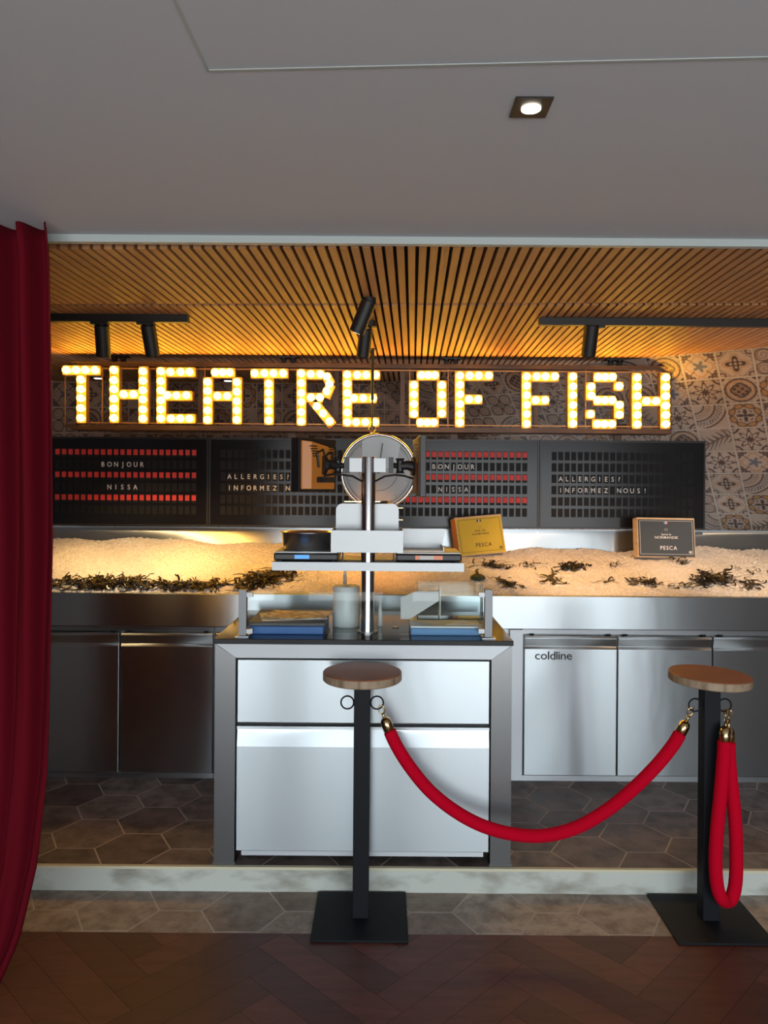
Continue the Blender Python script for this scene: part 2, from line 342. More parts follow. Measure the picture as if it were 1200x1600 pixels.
# --- patterned tile walls: every tile a fine grid coloured by its printed motif
NG = 36
uu, vv = np.meshgrid((np.arange(NG) + 0.5) / NG * 2 - 1, (np.arange(NG) + 0.5) / NG * 2 - 1)
CREAM = np.array([0.46, 0.37, 0.31]); DARK = np.array([0.07, 0.035, 0.028]); OCH = np.array([0.42, 0.22, 0.08]); BLUE = np.array([0.13, 0.14, 0.18]); MID = np.array([0.26, 0.17, 0.13])
def paint(img, mask, col, a=1.0):
    m_ = np.clip(mask, 0, 1)[..., None] * a; return img * (1 - m_) + col * m_
def ss(d, wd=0.06): return np.clip(0.5 - (d - 0.012) / wd, 0, 1)     # d<0 inside
def motif(k):
    x, y = uu, vv; ax, ay = abs(x), abs(y); r = np.hypot(x, y); t = np.arctan2(y, x); img = np.tile(CREAM, (NG, NG, 1)).astype(float)
    cr = np.hypot(ax - 1, ay - 1)
    if k == 0:      # eight-pointed strapwork
        d = abs(r - 0.55 - 0.18 * np.cos(8 * t)) - 0.07; img = paint(img, ss(d), DARK)
        img = paint(img, ss(abs(cr - 0.42) - 0.06), DARK); img = paint(img, ss(r - 0.22 - 0.1 * np.cos(8 * t)), DARK); img = paint(img, ss(np.minimum(ax, ay) - 0.04) * (r > 0.75), DARK)
        img = paint(img, ss(cr - 0.2), MID)
    elif k == 1:    # ring of ochre ovals around a cross
        for q in range(8):
            a_ = q * math.pi / 4 + 0.39; px_, py_ = 0.78 * math.cos(a_), 0.78 * math.sin(a_)
            xr = (x - px_) * math.cos(a_) + (y - py_) * math.sin(a_); yr = -(x - px_) * math.sin(a_) + (y - py_) * math.cos(a_)
            dd = np.hypot(xr / 0.17, yr / 0.28) - 1; img = paint(img, ss(dd, 0.2), OCH); img = paint(img, ss(abs(dd) - 0.14, 0.2), DARK)
        img = paint(img, ss(r - 0.26 - 0.2 * np.cos(4 * t)), DARK); img = paint(img, ss(abs(r - 0.46) - 0.03) * (np.cos(8 * t) > 0), DARK); img = paint(img, ss(cr - 0.22), DARK)
    elif k == 2:    # medallion in a circle
        img = paint(img, ss(abs(r - 0.85) - 0.05), DARK); img = paint(img, ss(abs(r - 0.7 - 0.06 * np.cos(8 * t)) - 0.04), OCH)
        sq = np.maximum(ax, ay) - 0.45 - 0.1 * np.cos(4 * t); img = paint(img, ss(sq), MID); img = paint(img, ss(abs(sq) - 0.05), DARK)
        img = paint(img, (np.sin(14 * x) * np.sin(14 * y) > 0.2) * (sq < -0.05), DARK); img = paint(img, ss(cr - 0.25), DARK)
    elif k == 3:    # four scroll curls
        for sx in (-1, 1):
            for sy in (-1, 1):
                px_, py_ = x - 0.48 * sx, y - 0.48 * sy; rr = np.hypot(px_, py_); tt = np.arctan2(py_ * sy, px_ * sx)
                img = paint(img, ss(abs(((rr - tt * 0.045) % 0.2) - 0.1) - 0.035) * (rr < 0.42), MID); img = paint(img, ss(abs(rr - 0.43) - 0.035), DARK, 0.8)
        img = paint(img, ss(np.minimum(ax, ay) - 0.03) * (r < 0.5), DARK)
    elif k == 4:    # blue flower with trefoil corners
        img = paint(img, ss(r - 0.30 - 0.14 * np.cos(5 * t + 0.3)), BLUE); img = paint(img, ss(abs(r - 0.68 - 0.1 * np.cos(4 * t)) - 0.03), OCH)
        for sx, sy in ((0.72, 0.72), (0.9, 0.5), (0.5, 0.9)):
            img = paint(img, ss(abs(np.hypot(ax - sx, ay - sy) - 0.11) - 0.04), DARK)
        img = paint(img, ss(abs(ax - ay) - 0.03) * (r > 0.5), DARK)
    elif k == 5:    # leafy branch
        d = abs(x + 0.35 * np.sin(2.2 * y)) ; img = paint(img, ss(d - 0.04), DARK)
        s_ = (x + 0.35 * np.sin(2.2 * y)); ph = (y * 3.2 - abs(s_) * 2.0) % 1.0
        img = paint(img, ss(abs(ph - 0.5) - 0.28 + abs(s_) * 0.35, 0.15) * (abs(s_) < 0.65) * (abs(s_) > 0.06), DARK, 0.85)
        img = paint(img, ss(np.hypot(x - 0.78, y + 0.55) - 0.14), MID)
    elif k == 6:    # feathered arcs
        ca = np.hypot(x + 1, y + 1); a_ = np.arctan2(y + 1, x + 1)
        for r0 in (0.7, 1.35):
            img = paint(img, ss(abs(ca - r0) - 0.04), DARK); img = paint(img, ((a_ * 12 / math.pi * 2 + ca * 3) % 1 < 0.5) * (abs(ca - r0 - 0.28) < 0.18), MID if r0 < 1 else BLUE, 0.9)
        img = paint(img, ss(abs(ca - 2.0) - 0.04), DARK)
    else:           # quatrefoil with seed dots
        q_ = r - 0.42 - 0.16 * np.cos(4 * t); img = paint(img, ss(q_), DARK); img = paint(img, ss(abs(q_ - 0.14) - 0.03), OCH)
        for sx, sy in ((0, 0), (0.26, 0), (0, 0.26)): img = paint(img, ss(np.hypot(ax - sx, ay - sy) - 0.07), CREAM)
        img = paint(img, ss(abs(np.hypot(ax - 0.85, ay - 0.85) - 0.2) - 0.04), DARK); img = paint(img, ss(abs(ax + ay - 1.25) - 0.03), MID)
    if k not in (5, 6):
        img = paint(img, ss(abs(np.hypot(ax - 0.97, (ay * 3) % 1 * 0.33 - 0.16) - 0.09) - 0.012) * (ax > ay), DARK, 0.7); img = paint(img, ss(abs(np.hypot((ax * 3) % 1 * 0.33 - 0.16, ay - 0.97) - 0.09) - 0.012) * (ay > ax), DARK, 0.7)
    edge = (np.maximum(ax, ay) > 0.955); img = paint(img, edge * 1.0, np.array([0.5, 0.44, 0.38]))
    return img
MOT = [motif(k) for k in range(8)]
tm = bpy.data.materials.new('patterned_tile'); tm.use_nodes = True; n = tm.node_tree.nodes; l = tm.node_tree.links
at = n.new('ShaderNodeAttribute'); at.attribute_name = 'motif'; nz = n.new('ShaderNodeTexNoise'); nz.inputs['Scale'].default_value = 9; nz.inputs['Detail'].default_value = 5
mp = n.new('ShaderNodeMapRange'); mp.inputs[3].default_value = 0.75; mp.inputs[4].default_value = 1.2; mx = n.new('ShaderNodeMix'); mx.data_type = 'RGBA'; mx.blend_type = 'MULTIPLY'; mx.inputs[0].default_value = 1
l.new(nz.outputs[0], mp.inputs[0]); l.new(at.outputs['Color'], mx.inputs[6]); l.new(mp.outputs[0], mx.inputs[7]); l.new(mx.outputs[2], n['Principled BSDF'].inputs['Base Color']); n['Principled BSDF'].inputs['Roughness'].default_value = 0.5
def tile_wall(name, org, du, dv, nu, nv, size, seed, label, tint=(1, 1, 1)):
    rnd = random.Random(seed); org, du, dv = np.array(org), np.array(du), np.array(dv)
    a = np.linspace(0, 1, NG + 1); ga, gb = np.meshgrid(a, a)
    idx = np.arange((NG + 1) ** 2).reshape(NG + 1, NG + 1)
    q = np.stack([idx[:-1, :-1], idx[:-1, 1:], idx[1:, 1:], idx[1:, :-1]], -1).reshape(-1, 4)
    V, Q, K = [], [], []; last = -1
    for j in range(nv):
        for i in range(nu):
            P = org + ((i + ga)[..., None] * du + (j + gb)[..., None] * dv) * size
            Q.append(q + len(V) * (NG + 1) ** 2); V.append(P.reshape(-1, 3))
            k = (i * 3 + j * 5 + rnd.choice((0, 0, 1, 4))) % 8
            im = MOT[k]; im = np.rot90(im, rnd.randrange(4)) if k in (5, 6) else im
            K.append(im.reshape(-1, 3) * rnd.uniform(0.85, 1.1) * np.array(tint))
    V = np.concatenate(V); Q = np.concatenate(Q); K = np.concatenate(K)
    me = bpy.data.meshes.new(name); me.vertices.add(len(V)); me.vertices.foreach_set('co', V.ravel())
    me.loops.add(len(Q) * 4); me.loops.foreach_set('vertex_index', Q.ravel().astype(np.int32))
    me.polygons.add(len(Q)); me.polygons.foreach_set('loop_start', np.arange(len(Q), dtype=np.int32) * 4); me.polygons.foreach_set('loop_total', np.full(len(Q), 4, dtype=np.int32))
    me.update(calc_edges=True)
    at_ = me.attributes.new('motif', 'FLOAT_COLOR', 'CORNER'); col = np.ones((len(Q), 4, 4)); col[..., :3] = K[:, None, :]; at_.data.foreach_set('color', col.ravel())
    me.materials.append(tm); o = bpy.data.objects.new(name, me); C.objects.link(o); o['kind'] = 'structure'; o['label'] = label; o['category'] = 'wall'
    return o
YB = 6.0
tile_wall('wall_back', (-3.2, YB, 0.85), (1, 0, 0), (0, 0, 1), 20, 8, 0.2, 3, 'patterned tile back wall behind the lit sign', (0.72, 0.56, 0.46))
# inclined tiled bulkhead on the right: its foot lies further back than its head
hn = Vector((0.592, 0.806, 0)); dh = Vector((0.806, -0.592, 0)); dd = (hn * 1.03 + Vector((0, 0, -1))).normalized()
c0 = Vector((1.6, 4.72, ZC))
tile_wall('wall_right_inclined', tuple(c0 + dd * 2.2 - dh * 2.6), tuple(dh), tuple(-dd), 26, 11, 0.2, 11, 'patterned tile wall leaning over the right side of the counter', (0.86, 0.80, 0.76))
bm = nb(); box(bm, XL, XR, YB + 1.0, YB + 1.1, -0.06, ZC + 0.1); struct('wall_back_outer', bm, 'wall', 'dark rear wall behind the tiles')

# ================================================================== CURTAIN
prof = [(340, 79), (365, 80), (400, 84), (700, 90), (850, 91), (1000, 87), (1200, 82), (1340, 68), (1450, 44), (1550, 0), (1570, -12)]
YC = 2.44
cz = [W(px, py, YC) for py, px in prof]
def edge_x(z):
    for p, q in zip(cz, cz[1:]):
        if p.z >= z >= q.z: return p.x + (q.x - p.x) * (p.z - z) / (p.z - q.z)
    return cz[0].x if z > cz[0].z else cz[-1].x
bm = nb(); NU, NV = 150, 50; g0 = []
for j in range(NV + 1):
    z = (ZC + 0.017) + (0.012 - ZC - 0.017) * j / NV; xr = edge_x(z); xl = -2.1; row = []
    low = max(0, (1.0 - z)) 
    for i in range(NU + 1):
        u = i / NU; s = u + 0.004 * math.sin(9 * u + z * 2)
        x = xl + (xr - xl) * s
        am = 0.030 + 0.012 * math.sin(z * 1.3 + u * 5)
        y = YC + am * math.sin(u * 74 + 0.5 * math.sin(z * 1.1 + u * 3)) + 0.016 * math.sin(u * 151 + z * 1.7) * (0.4 + 0.2 * low) + 0.03 * low * math.sin(u * 17 + z * 2.6) - 0.03 * low
        row.append(bm.verts.new((x, y, z)))
    g0.append(row)
for j in range(NV):
    for i in range(NU): bm.faces.new([g0[j][i], g0[j][i + 1], g0[j + 1][i + 1], g0[j + 1][i]])
cu = obj('curtain', bm, 'curtain', smooth=True); so = cu.modifiers.new('cloth', 'SOLIDIFY'); so.thickness = 0.004
tag(cu, 'long dark red curtain hanging at the left edge of the opening', 'curtain')

# ================================================================== ICE COUNTER
YF, YK = 4.04, 4.95; ZA = 1.078
def ice_z(x, y):
    t = min(1, max(0, (y - YF - 0.03) / (YK - YF - 0.04)))
    left = 1 / (1 + math.exp((x + 0.55) * 7))
    top = 0.185 + 0.035 * left
    z = ZA - 0.006 + top * (t ** (0.85 - 0.25 * left))
    z += 0.016 * math.sin(x * 3.1 + 1) * t * (1 - 0.4 * t) + 0.010 * math.sin(x * 7.3 + y * 5) * t + 0.006 * math.sin(x * 17 + y * 11) * t
    z -= 0.03 * math.exp(-((x + 0.05) / 0.45) ** 2 - ((t - 0.25) / 0.35) ** 2)
    return z
it = thing('ice_display', 'long stainless steel ice bed with upright splashback along the counter', 'display counter', (0, YF, 0.9))
bm = nb(); box(bm, -2.3, 2.9, YF, YF + 0.02, 0.905, ZA); box(bm, -2.3, 2.9, YF + 0.02, YF + 0.05, ZA - 0.02, ZA); obj('apron', bm, 'steel', it, bevel=0.002)
bm = nb(); box(bm, -2.3, 2.9, YF + 0.03, YK + 0.03, 0.93, 0.96); obj('basin', bm, 'steel_flat', it)
bm = nb()
zt = 1.378
v = [bm.verts.new(p) for p in ((-2.3, YK, 0.96), (2.9, YK, 0.96), (2.9, YK + 0.03, zt), (-2.3, YK + 0.03, zt), (2.9, YK + 0.06, zt), (-2.3, YK + 0.06, zt), (2.9, YK + 0.06, 0.96), (-2.3, YK + 0.06, 0.96))]
for f in ((0, 1, 2, 3), (3, 2, 4, 5), (5, 4, 6, 7)): bm.faces.new([v[i] for i in f])
obj('splashback', bm, 'steel', it)
bm = nb(); rr = random.Random(5); nx, ny = 420, 80; g0 = []
for j in range(ny + 1):
    y = YF + 0.022 + (YK - YF - 0.022) * j / ny
    g0.append([bm.verts.new((-2.28 + 5.16 * i / nx, y, ice_z(-2.28 + 5.16 * i / nx, y) + rr.gauss(0, 0.0032) * (1 if j else 0.3))) for i in range(nx + 1)])
for j in range(ny):
    for i in range(nx): bm.faces.new([g0[j][i], g0[j][i + 1], g0[j + 1][i + 1], g0[j + 1][i]])
for row, s in ((g0[0], 1),):
    lo = [bm.verts.new((v_.co.x, v_.co.y, 1.0)) for v_ in row]
    for i in range(nx): bm.faces.new([row[i], row[i + 1], lo[i + 1], lo[i]])
ice = obj('crushed_ice', bm, 'ice'); tag(ice, 'mound of crushed ice filling the steel display counter', 'ice', kind='stuff')
def on_ice(px, py):
    best = None
    for k in range(200):
        Y = YF + 0.03 + (YK - YF - 0.06) * k / 199; q = W(px, py, Y); d = q.z - ice_z(q.x, Y)
        if best is None or abs(d) < best[0]: best = (abs(d), q)
    return best[1]
# refrigerated cabinets
ZD0, ZD1 = 0.135, 0.868
def cabinet(x0, x1, doors, label, dl):
    t = thing('refrigerated_cabinet', label, 'cabinet', ((x0 + x1) / 2, YF + 0.4, ZP), 'stainless steel cabinets under the ice bed')
    bm = nb(); box(bm, x0, x1, YF + 0.045, YK, 0.12, 0.90); obj('body', bm, 'steel_frame', t)
    bm = nb(); box(bm, x0, x1, YF + 0.02, YF + 0.06, ZP, 0.128); obj('plinth', bm, 'steel_flat', t)
    bm = nb(); box(bm, x0, x1, YF + 0.02, YF + 0.046, 0.878, 0.90); obj('top_rail', bm, 'steel_flat', t)
    for (a, b) in doors:
        bm = nb()
        pr = [(YF + 0.04, ZD0), (YF + 0.005, ZD0), (YF + 0.005, ZD1 - 0.07), (YF + 0.014, ZD1 - 0.055), (YF + 0.002, ZD1 - 0.012), (YF + 0.008, ZD1), (YF + 0.04, ZD1)]
        A = [bm.verts.new((a, y, z)) for y, z in pr]; B = [bm.verts.new((b, y, z)) for y, z in pr]
        for k in range(len(pr)): bm.faces.new([A[k], A[(k + 1) % len(pr)], B[(k + 1) % len(pr)], B[k]])
        bm.faces.new(A); bm.faces.new(B[::-1])
        d = obj('door', bm, 'steel', t, bevel=0.0015)
        for xx in (a + 0.03, b - 0.05):
            bm = nb(); box(bm, xx, xx + 0.02, YF + 0.012, YF + 0.03, ZD1, ZD1 + 0.011); obj('hinge', bm, 'black_metal', d)
        if dl == 'logo' and a == doors[0][0]:
            bm = nb(); q = W(865, 1024, YF + 0.004)
            text(bm, 'coldline', 0.062, face_mt(q.x, YF + 0.0045, q.z), sx=1.1, gap=0.06)
            obj('lettering', bm, 'dark_text', d)
    return t
X = lambda px: (px - 600) * YF / F
dr = [(X(822), X(966)), (X(968.5), X(1115)), (X(1117.5), X(1262)), (X(1265), X(1410))]
t = cabinet(X(798), X(1415), dr, 'steel refrigerated cabinet right of the console, one door lettered', 'logo')
bm = nb(); box(bm, X(799), X(819), YF + 0.004, YF + 0.045, ZD0 - 0.01, 0.90); obj('stile', bm, 'steel_flat', t)
cabinet(X(-75), X(335), [(X(-70), X(44)), (X(46), X(187)), (X(190), X(334))], 'dark reflecting steel refrigerated cabinet beside the red curtain', '')
cabinet(X(336), X(797), [(X(338), X(490)), (X(492), X(643)), (X(645), X(796))], 'steel refrigerated cabinet directly behind the console', '')

# ================================================================== SPLIT-FLAP BOARDS
YBd = 4.93; PB = 0.0417; ZT = W(842, 687.5, YBd).z; ZB = W(842, 826, YBd).z; RP = 0.0728
rowsz = [W(842, 712.5, YBd).z - RP * k for k in range(6)]
def board(x0, x1, kind, label):
    t = thing('split_flap_board', label, 'display board', ((x0 + x1) / 2, YBd, ZB), 'four split flap boards over the ice bed')
    bm = nb(); box(bm, x0 + 0.003, x1 - 0.003, YBd, YBd + 0.035, ZB, ZT); obj('housing', bm, 'board', t, bevel=0.003)
    bm = nb()
    for (a, b, c, d) in ((x0 + .002, x1 - .002, ZT - .012, ZT), (x0 + .002, x1 - .002, ZB, ZB + .01), (x0 + .002, x0 + .012, ZB + .01, ZT - .012), (x1 - .012, x1 - .002, ZB + .01, ZT - .012)):
        box(bm, a, b, YBd - 0.006, YBd + 0.001, c, d)
    obj('rim', bm, 'black_plastic', t)
    xc = (x0 + x1) / 2; c0 = xc - 10.5 * PB
    for r_ in range(6):
        z = rowsz[r_]; bm = nb()
        for k in range(22): box(bm, c0 + k * PB - 0.0155, c0 + k * PB + 0.0155, YBd - 0.002, YBd + 0.002, z - 0.027, z + 0.027)
        row = obj('flap_row', bm, 'flap', t)
        if kind == 'B' and r_ in (0, 2, 4):
            bm = nb()
            for k in range(22): box(bm, c0 + k * PB - 0.0135, c0 + k * PB + 0.0135, YBd - 0.0035, YBd - 0.0022, z - 0.012, z + 0.023)
            tag(obj('colour_flaps', bm, 'red_flap', row), 'red square flaps')
        s = {('B', 1): ('BONJOUR', 7), ('B', 3): ('NISSA', 8), ('A', 2): ('ALLERGIES?', 1), ('A', 3): ('INFORMEZ NOUS!', 1)}.get((kind, r_))
        if s:
            bm = nb(); cx = c0 + (s[1] + (len(s[0]) - 1) / 2) * PB
            text(bm, s[0], 0.044, face_mt(cx, YBd - 0.0028, z), pitch=PB, sx=0.9, bold=-0.2)
            obj('lettering', bm, 'white_text', row)
    return t
bx = [W(p, 757, YBd).x for p in (67, 326, 584, 842.5, 1102)]
board(bx[0], bx[1], 'B', 'dark split flap board with red flaps and BONJOUR NISSA, beside the red curtain')
board(bx[1], bx[2], 'A', 'split flap board reading ALLERGIES, partly hidden behind the left touch terminal')
board(bx[2], bx[3], 'B', 'split flap board with red flaps and BONJOUR NISSA, above the yellow crate')
board(bx[3], bx[4], 'A', 'split flap board reading ALLERGIES? INFORMEZ NOUS!, rightmost above the grey crate')

# ================================================================== LIT LETTER SIGN
YG = 4.70
col = lambda x, ys: [(x, y) for y in ys]
LET = [
 ('T', [(103.3,578),(118.3,578),(132.8,578),(148,578)] + col(125.8, (593,607.8,622,637.5,653)), [((96,578),(156,578)),((125.8,585),(125.8,661))]),
 ('H', col(177.5,(578,594,608,623,638,653)) + col(223,(580,594.7,609.7,624,639.7,654)) + [(193,616),(208,616)], [((177.5,571),(177.5,661)),((223,572),(223,662)),((186,616),(215,616))]),
 ('E', col(251,(580,595.5,610,625.5,639.7,653.7)) + [(266,581),(282,581),(296,581),(261,617.5),(275.5,618),(291,617.5),(267,654),(281.5,654),(296,654)], [((251,573),(251,662)),((259,581),(305,581)),((259,618),(300,618)),((259,654),(305,654))]),
 ('A', [(336,581.7),(347.5,581.7),(358.7,581.7)] + col(324,(596.7,610.8,625.8,641.3,655.8)) + col(369.8,(597,612,627,641.3,655.8)) + [(339.7,618.7),(354.7,618.7)], [((330,582),(367,582)),((324,589),(324,663)),((369.8,589),(369.8,663)),((332,618.7),(362,618.7))]),
 ('T', [(397.8,583),(413,583),(427.2,583),(442.2,583)] + col(419.7,(599.7,613.3,627,642,656.7)), [((391,583),(450,583)),((419.7,591),(419.7,664))]),
 ('R', col(470.5,(583.3,598.7,614,628,643.8,658.3)) + [(485.5,584.5),(500.3,584.5),(510.8,588.3),(514.7,600),(510.3,611.3),(499.7,621),(485.8,621),(495,635),(504.5,645.8),(515,658)], [((470.5,576),(470.5,665)),((478,584.5),(507,584.5)),((508,584),(517,600)),((517,600),(508,621)),((478,621),(504,621)),((488,625),(520,665))]),
 ('E', col(542.5,(585.3,599.7,614,629,644.5,659.5)) + [(558,585.5),(572,585.5),(587,585.5),(553,622),(567.5,622),(582.8,622),(556.3,659.5),(570.8,659.5),(586,659.5)], [((542.5,578),(542.5,667)),((550,585.5),(594,585.5)),((550,622),(589,622)),((550,659.5),(593,659.5))]),
 ('O', [(658.3,586),(668.8,586),(679.5,586),(656.7,660),(667.5,660),(678,660)] + col(646.7,(601.7,616.3,631.2,646.2)) + col(690.5,(601.7,617,631,645.8)), [((651,586),(687,586)),((651,660),(686,660)),((646.7,594),(646.7,653)),((690.5,594),(690.5,653))]),
 ('F', col(718.7,(587,601.3,616,631.3,646.7,660.3)) + [(733.8,586.7),(748,586.7),(763.8,586.7),(732.8,623.8),(747.2,623.8)], [((718.7,579),(718.7,668)),((726,586.7),(771,586.7)),((726,623.8),(754,623.8))]),
 ('F', col(823,(588.3,602.8,617.5,632.5,647,662)) + [(838.7,588),(852.5,588),(867.2,588),(837,625.3),(851.7,625.3)], [((823,580),(823,669)),((831,588),(874,588)),((831,625.3),(859,625.3))]),
 ('I', col(895.3,(588.3,603.7,617.5,632.8,647.8,661.7)), [((895.3,581),(895.3,669))]),
 ('S', [(934.7,588.8),(945.5,588.8),(957.2,588.8),(923.8,604.2),(923.8,618),(933.8,625.5),(945.3,625.5),(956.7,625.5),(967.5,603.3),(968,632.8),(968,647.8),(923,647),(933.3,662.5),(944.2,662.5),(956.3,662.5)], [((928,588.8),(964,588.8)),((923.8,597),(923.8,625)),((928,625.5),(963,625.5)),((967.5,596),(967.5,610)),((968,626),(968,654)),((923,640),(923,654)),((926,662.5),(964,662.5))]),
 ('H', col(995.8,(589.7,604.2,618.7,634.2,648.3,662.8)) + col(1040.5,(589.7,604.5,618.8,633.8,648.3,662.5)) + [(1010.3,626.7),(1025.3,626.7)], [((995.8,582),(995.8,670)),((1040.5,582),(1040.5,670)),((1003,626.7),(1033,626.7))]),
]
st = thing('letter_sign', 'long illuminated bulb letter sign reading THEATRE OF FISH above the boards', 'sign', (W(572, 670, YG).x, YG + 0.05, W(572, 668, YG).z))
st.rotation_euler = (0, 0, 0)
bulb_me = None
def stroke(bm, a, b, wd, y0, y1):       # a U-shaped channel open towards the viewer
    A, B = W(*a, YG), W(*b, YG); d = (B - A); ln = d.length; d.normalize(); nrm = Vector((-d.z, 0, d.x))
    mtx = Matrix(((d.x, 0, nrm.x, A.x), (0, 1, 0, 0), (d.z, 0, nrm.z, A.z), (0, 0, 0, 1)))
    box(bm, 0, ln, y1 - 0.004, y1, -wd, wd, mtx)
    box(bm, 0, ln, y0, y1 - 0.004, -wd, -wd + 0.003, mtx); box(bm, 0, ln, y0, y1 - 0.004, wd - 0.003, wd, mtx)
    box(bm, 0, 0.003, y0, y1 - 0.004, -wd, wd, mtx); box(bm, ln - 0.003, ln, y0, y1 - 0.004, -wd, wd, mtx)
for ch, bulbs, strokes in LET:
    bm = nb()
    for a, b in strokes: stroke(bm, a, b, 0.030, YG + 0.012, YG + 0.065)
    le = obj('letter', bm, 'channel', st)
    c_ = sum((W(*b, YG) for b in bulbs), Vector()) / len(bulbs)
    for b in bulbs:
        if bulb_me is None:
            bm = nb(); lathe(bm, [(0.001, -0.0245), (0.010, -0.0225), (0.0185, -0.0165), (0.0235, -0.008), (0.0242, 0.001), (0.0222, 0.011), (0.016, 0.020), (0.012, 0.032), (0.012, 0.046)], 0, 0, 0, 14, 'Y')
            bo = obj('bulb', bm, 'bulb', smooth=True); bulb_me = bo.data
        else:
            bo = bpy.data.objects.new('bulb', bulb_me); C.objects.link(bo)
        bo.parent = le; bo.location = W(b[0], b[1], YG) - st.location + Vector((0, 0.002, 0))
tlc = W(97, 571, YG); trc = W(1050, 579, YG); blc = W(98, 667, YG)
def rail(bm, a, b, s=0.009):
    a, b = Vector(a), Vector(b); lo = [min(a[i], b[i]) - s for i in range(3)]; hi = [max(a[i], b[i]) + s for i in range(3)]
    box(bm, lo[0], hi[0], lo[1], hi[1], lo[2], hi[2])
zt_, zb_ = W(572, 571.5, YG).z, W(572, 668.5, YG).z; x0_, x1_ = tlc.x, trc.x
bm = nb()
for y in (YG + 0.03, YG + 0.16):
    rail(bm, (x0_ + 0.09, y, zt_), (x1_, y, zt_)); rail(bm, (x0_ + 0.02, y, zb_), (x1_, y, zb_))
for x in (x0_ + 0.03, x1_):
    rail(bm, (x, YG + 0.16, zb_), (x, YG + 0.16, zt_), 0.006)
    for z in (zt_, zb_): rail(bm, (x, YG + 0.03, z), (x, YG + 0.16, z), 0.006)
rail(bm, (x1_, YG + 0.03, zb_), (x1_, YG + 0.03, zt_), 0.006)
box(bm, x0_ + 0.05, x1_ + 0.01, YG + 0.0, YG + 0.17, zt_ + 0.009, zt_ + 0.013)
box(bm, x0_ + 0.05, x1_ + 0.01, YG + 0.02, YG + 0.17, zb_ - 0.022, zb_ - 0.009)
obj('frame', bm, 'sign_metal', st)
bm = nb()
rail(bm, (x0_ + 0.06, YG + 0.035, zt_ - 0.022), (x1_, YG + 0.035, zt_ - 0.022), 0.004); rail(bm, (x0_ + 0.06, YG + 0.035, zb_ + 0.022), (x1_, YG + 0.035, zb_ + 0.022), 0.004)
obj('rod_pair', bm, 'channel', st)
for px in (102, 160, 186, 229, 320, 640, 700, 915, 985): 
    q = W(px, 620, YG + 0.05); bm = nb(); rail(bm, (q.x, YG + 0.05, zb_), (q.x, YG + 0.05, zt_), 0.003); obj('inner_rod', bm, 'channel', st)
for px in (314, 526, 629, 837):
    q = W(px, 620, YG + 0.15); bm = nb(); box(bm, q.x - 0.014, q.x + 0.014, YG + 0.14, YG + 0.16, zb_, zt_); obj('upright', bm, 'post_brown', st)
# posts between sign and boards, clamps between sign and ceiling
for px, lab in ((197, 'below the first letter H of the sign'), (456, 'below the gap between T and R'), (709, 'below the gap between O and F'), (965, 'below the letter S of the sign')):
    q = W(px, 676, 4.98); bm = nb(); box(bm, q.x - 0.024, q.x + 0.024, 4.968, 5.0, ZB + 0.02, zb_ + 0.05); box(bm, q.x - 0.024, q.x + 0.024, 4.87, 4.968, zb_ + 0.02, zb_ + 0.05)
    tag(obj('support_post', bm, 'post_brown', loc=(q.x, 4.98, ZB)), 'brown post between sign and boards ' + lab, 'post', 'posts between sign and boards')
for px in (187, 451, 704.5, 960):
    q = W(px, 560, 4.78); c = q.x; bm = nb()
    box(bm, c - 0.055, c + 0.055, 4.75, 4.81, ZC - 0.008, ZC)
    for s_ in (-0.028, 0.028):
        box(bm, c + s_ - 0.007, c + s_ + 0.007, 4.76, 4.80, zt_ + 0.013, ZC - 0.008)
        tube(bm, [(c + s_ - 0.016, 4.765, ZC - 0.026), (c + s_ + 0.016, 4.765, ZC - 0.026)], 0.011, 10)
    obj('ceiling_clamp', bm, 'track_black', st)

# ================================================================== CEILING LIGHTS
def spot(name, loc, target, energy, colr, size=60, blend=0.6, rad=0.03):
    li = bpy.data.lights.new(name, 'SPOT'); li.energy = energy; li.color = colr; li.spot_size = R(size); li.spot_blend = blend; li.shadow_soft_size = rad
    o = bpy.data.objects.new(name, li); C.objects.link(o); o.location = loc
    o.rotation_euler = (Vector(target) - Vector(loc)).to_track_quat('-Z', 'Y').to_euler(); return o
def lamp_head(t, top, bot, r=0.034, m='track_black'):
    top, bot = Vector(top), Vector(bot); d = (bot - top).normalized(); bm = nb()
    tube(bm, [top, top + d * 0.004, bot - d * 0.004, bot], [r * 0.94, r, r, r * 0.94], 28)
    h = obj('lamp_head', bm, m, t, smooth=False)
    bm = nb(); tube(bm, [bot - d * 0.001, bot + d * 0.001], r * 0.55, 16); obj('lens', bm, 'lamp_small', h)
    return d
def track(x0, x1, y, label):
    t = thing('lighting_track', label, 'track', ((x0 + x1) / 2, y, ZC), 'black ceiling lighting tracks')
    bm = nb(); box(bm, x0, x1, y - 0.018, y + 0.018, ZC - 0.036, ZC); obj('rail', bm, 'track_black', t, bevel=0.002)
    return t
YTk = 3.62
q0 = W(60, 492, YTk).x; q1 = W(295, 492, YTk).x; track(-2.2, q1, YTk, 'short black lighting track on the slatted ceiling beside the curtain')
q2 = W(842, 490, YTk).x; track(q2, 2.9, YTk, 'long black lighting track on the slatted ceiling at the right')
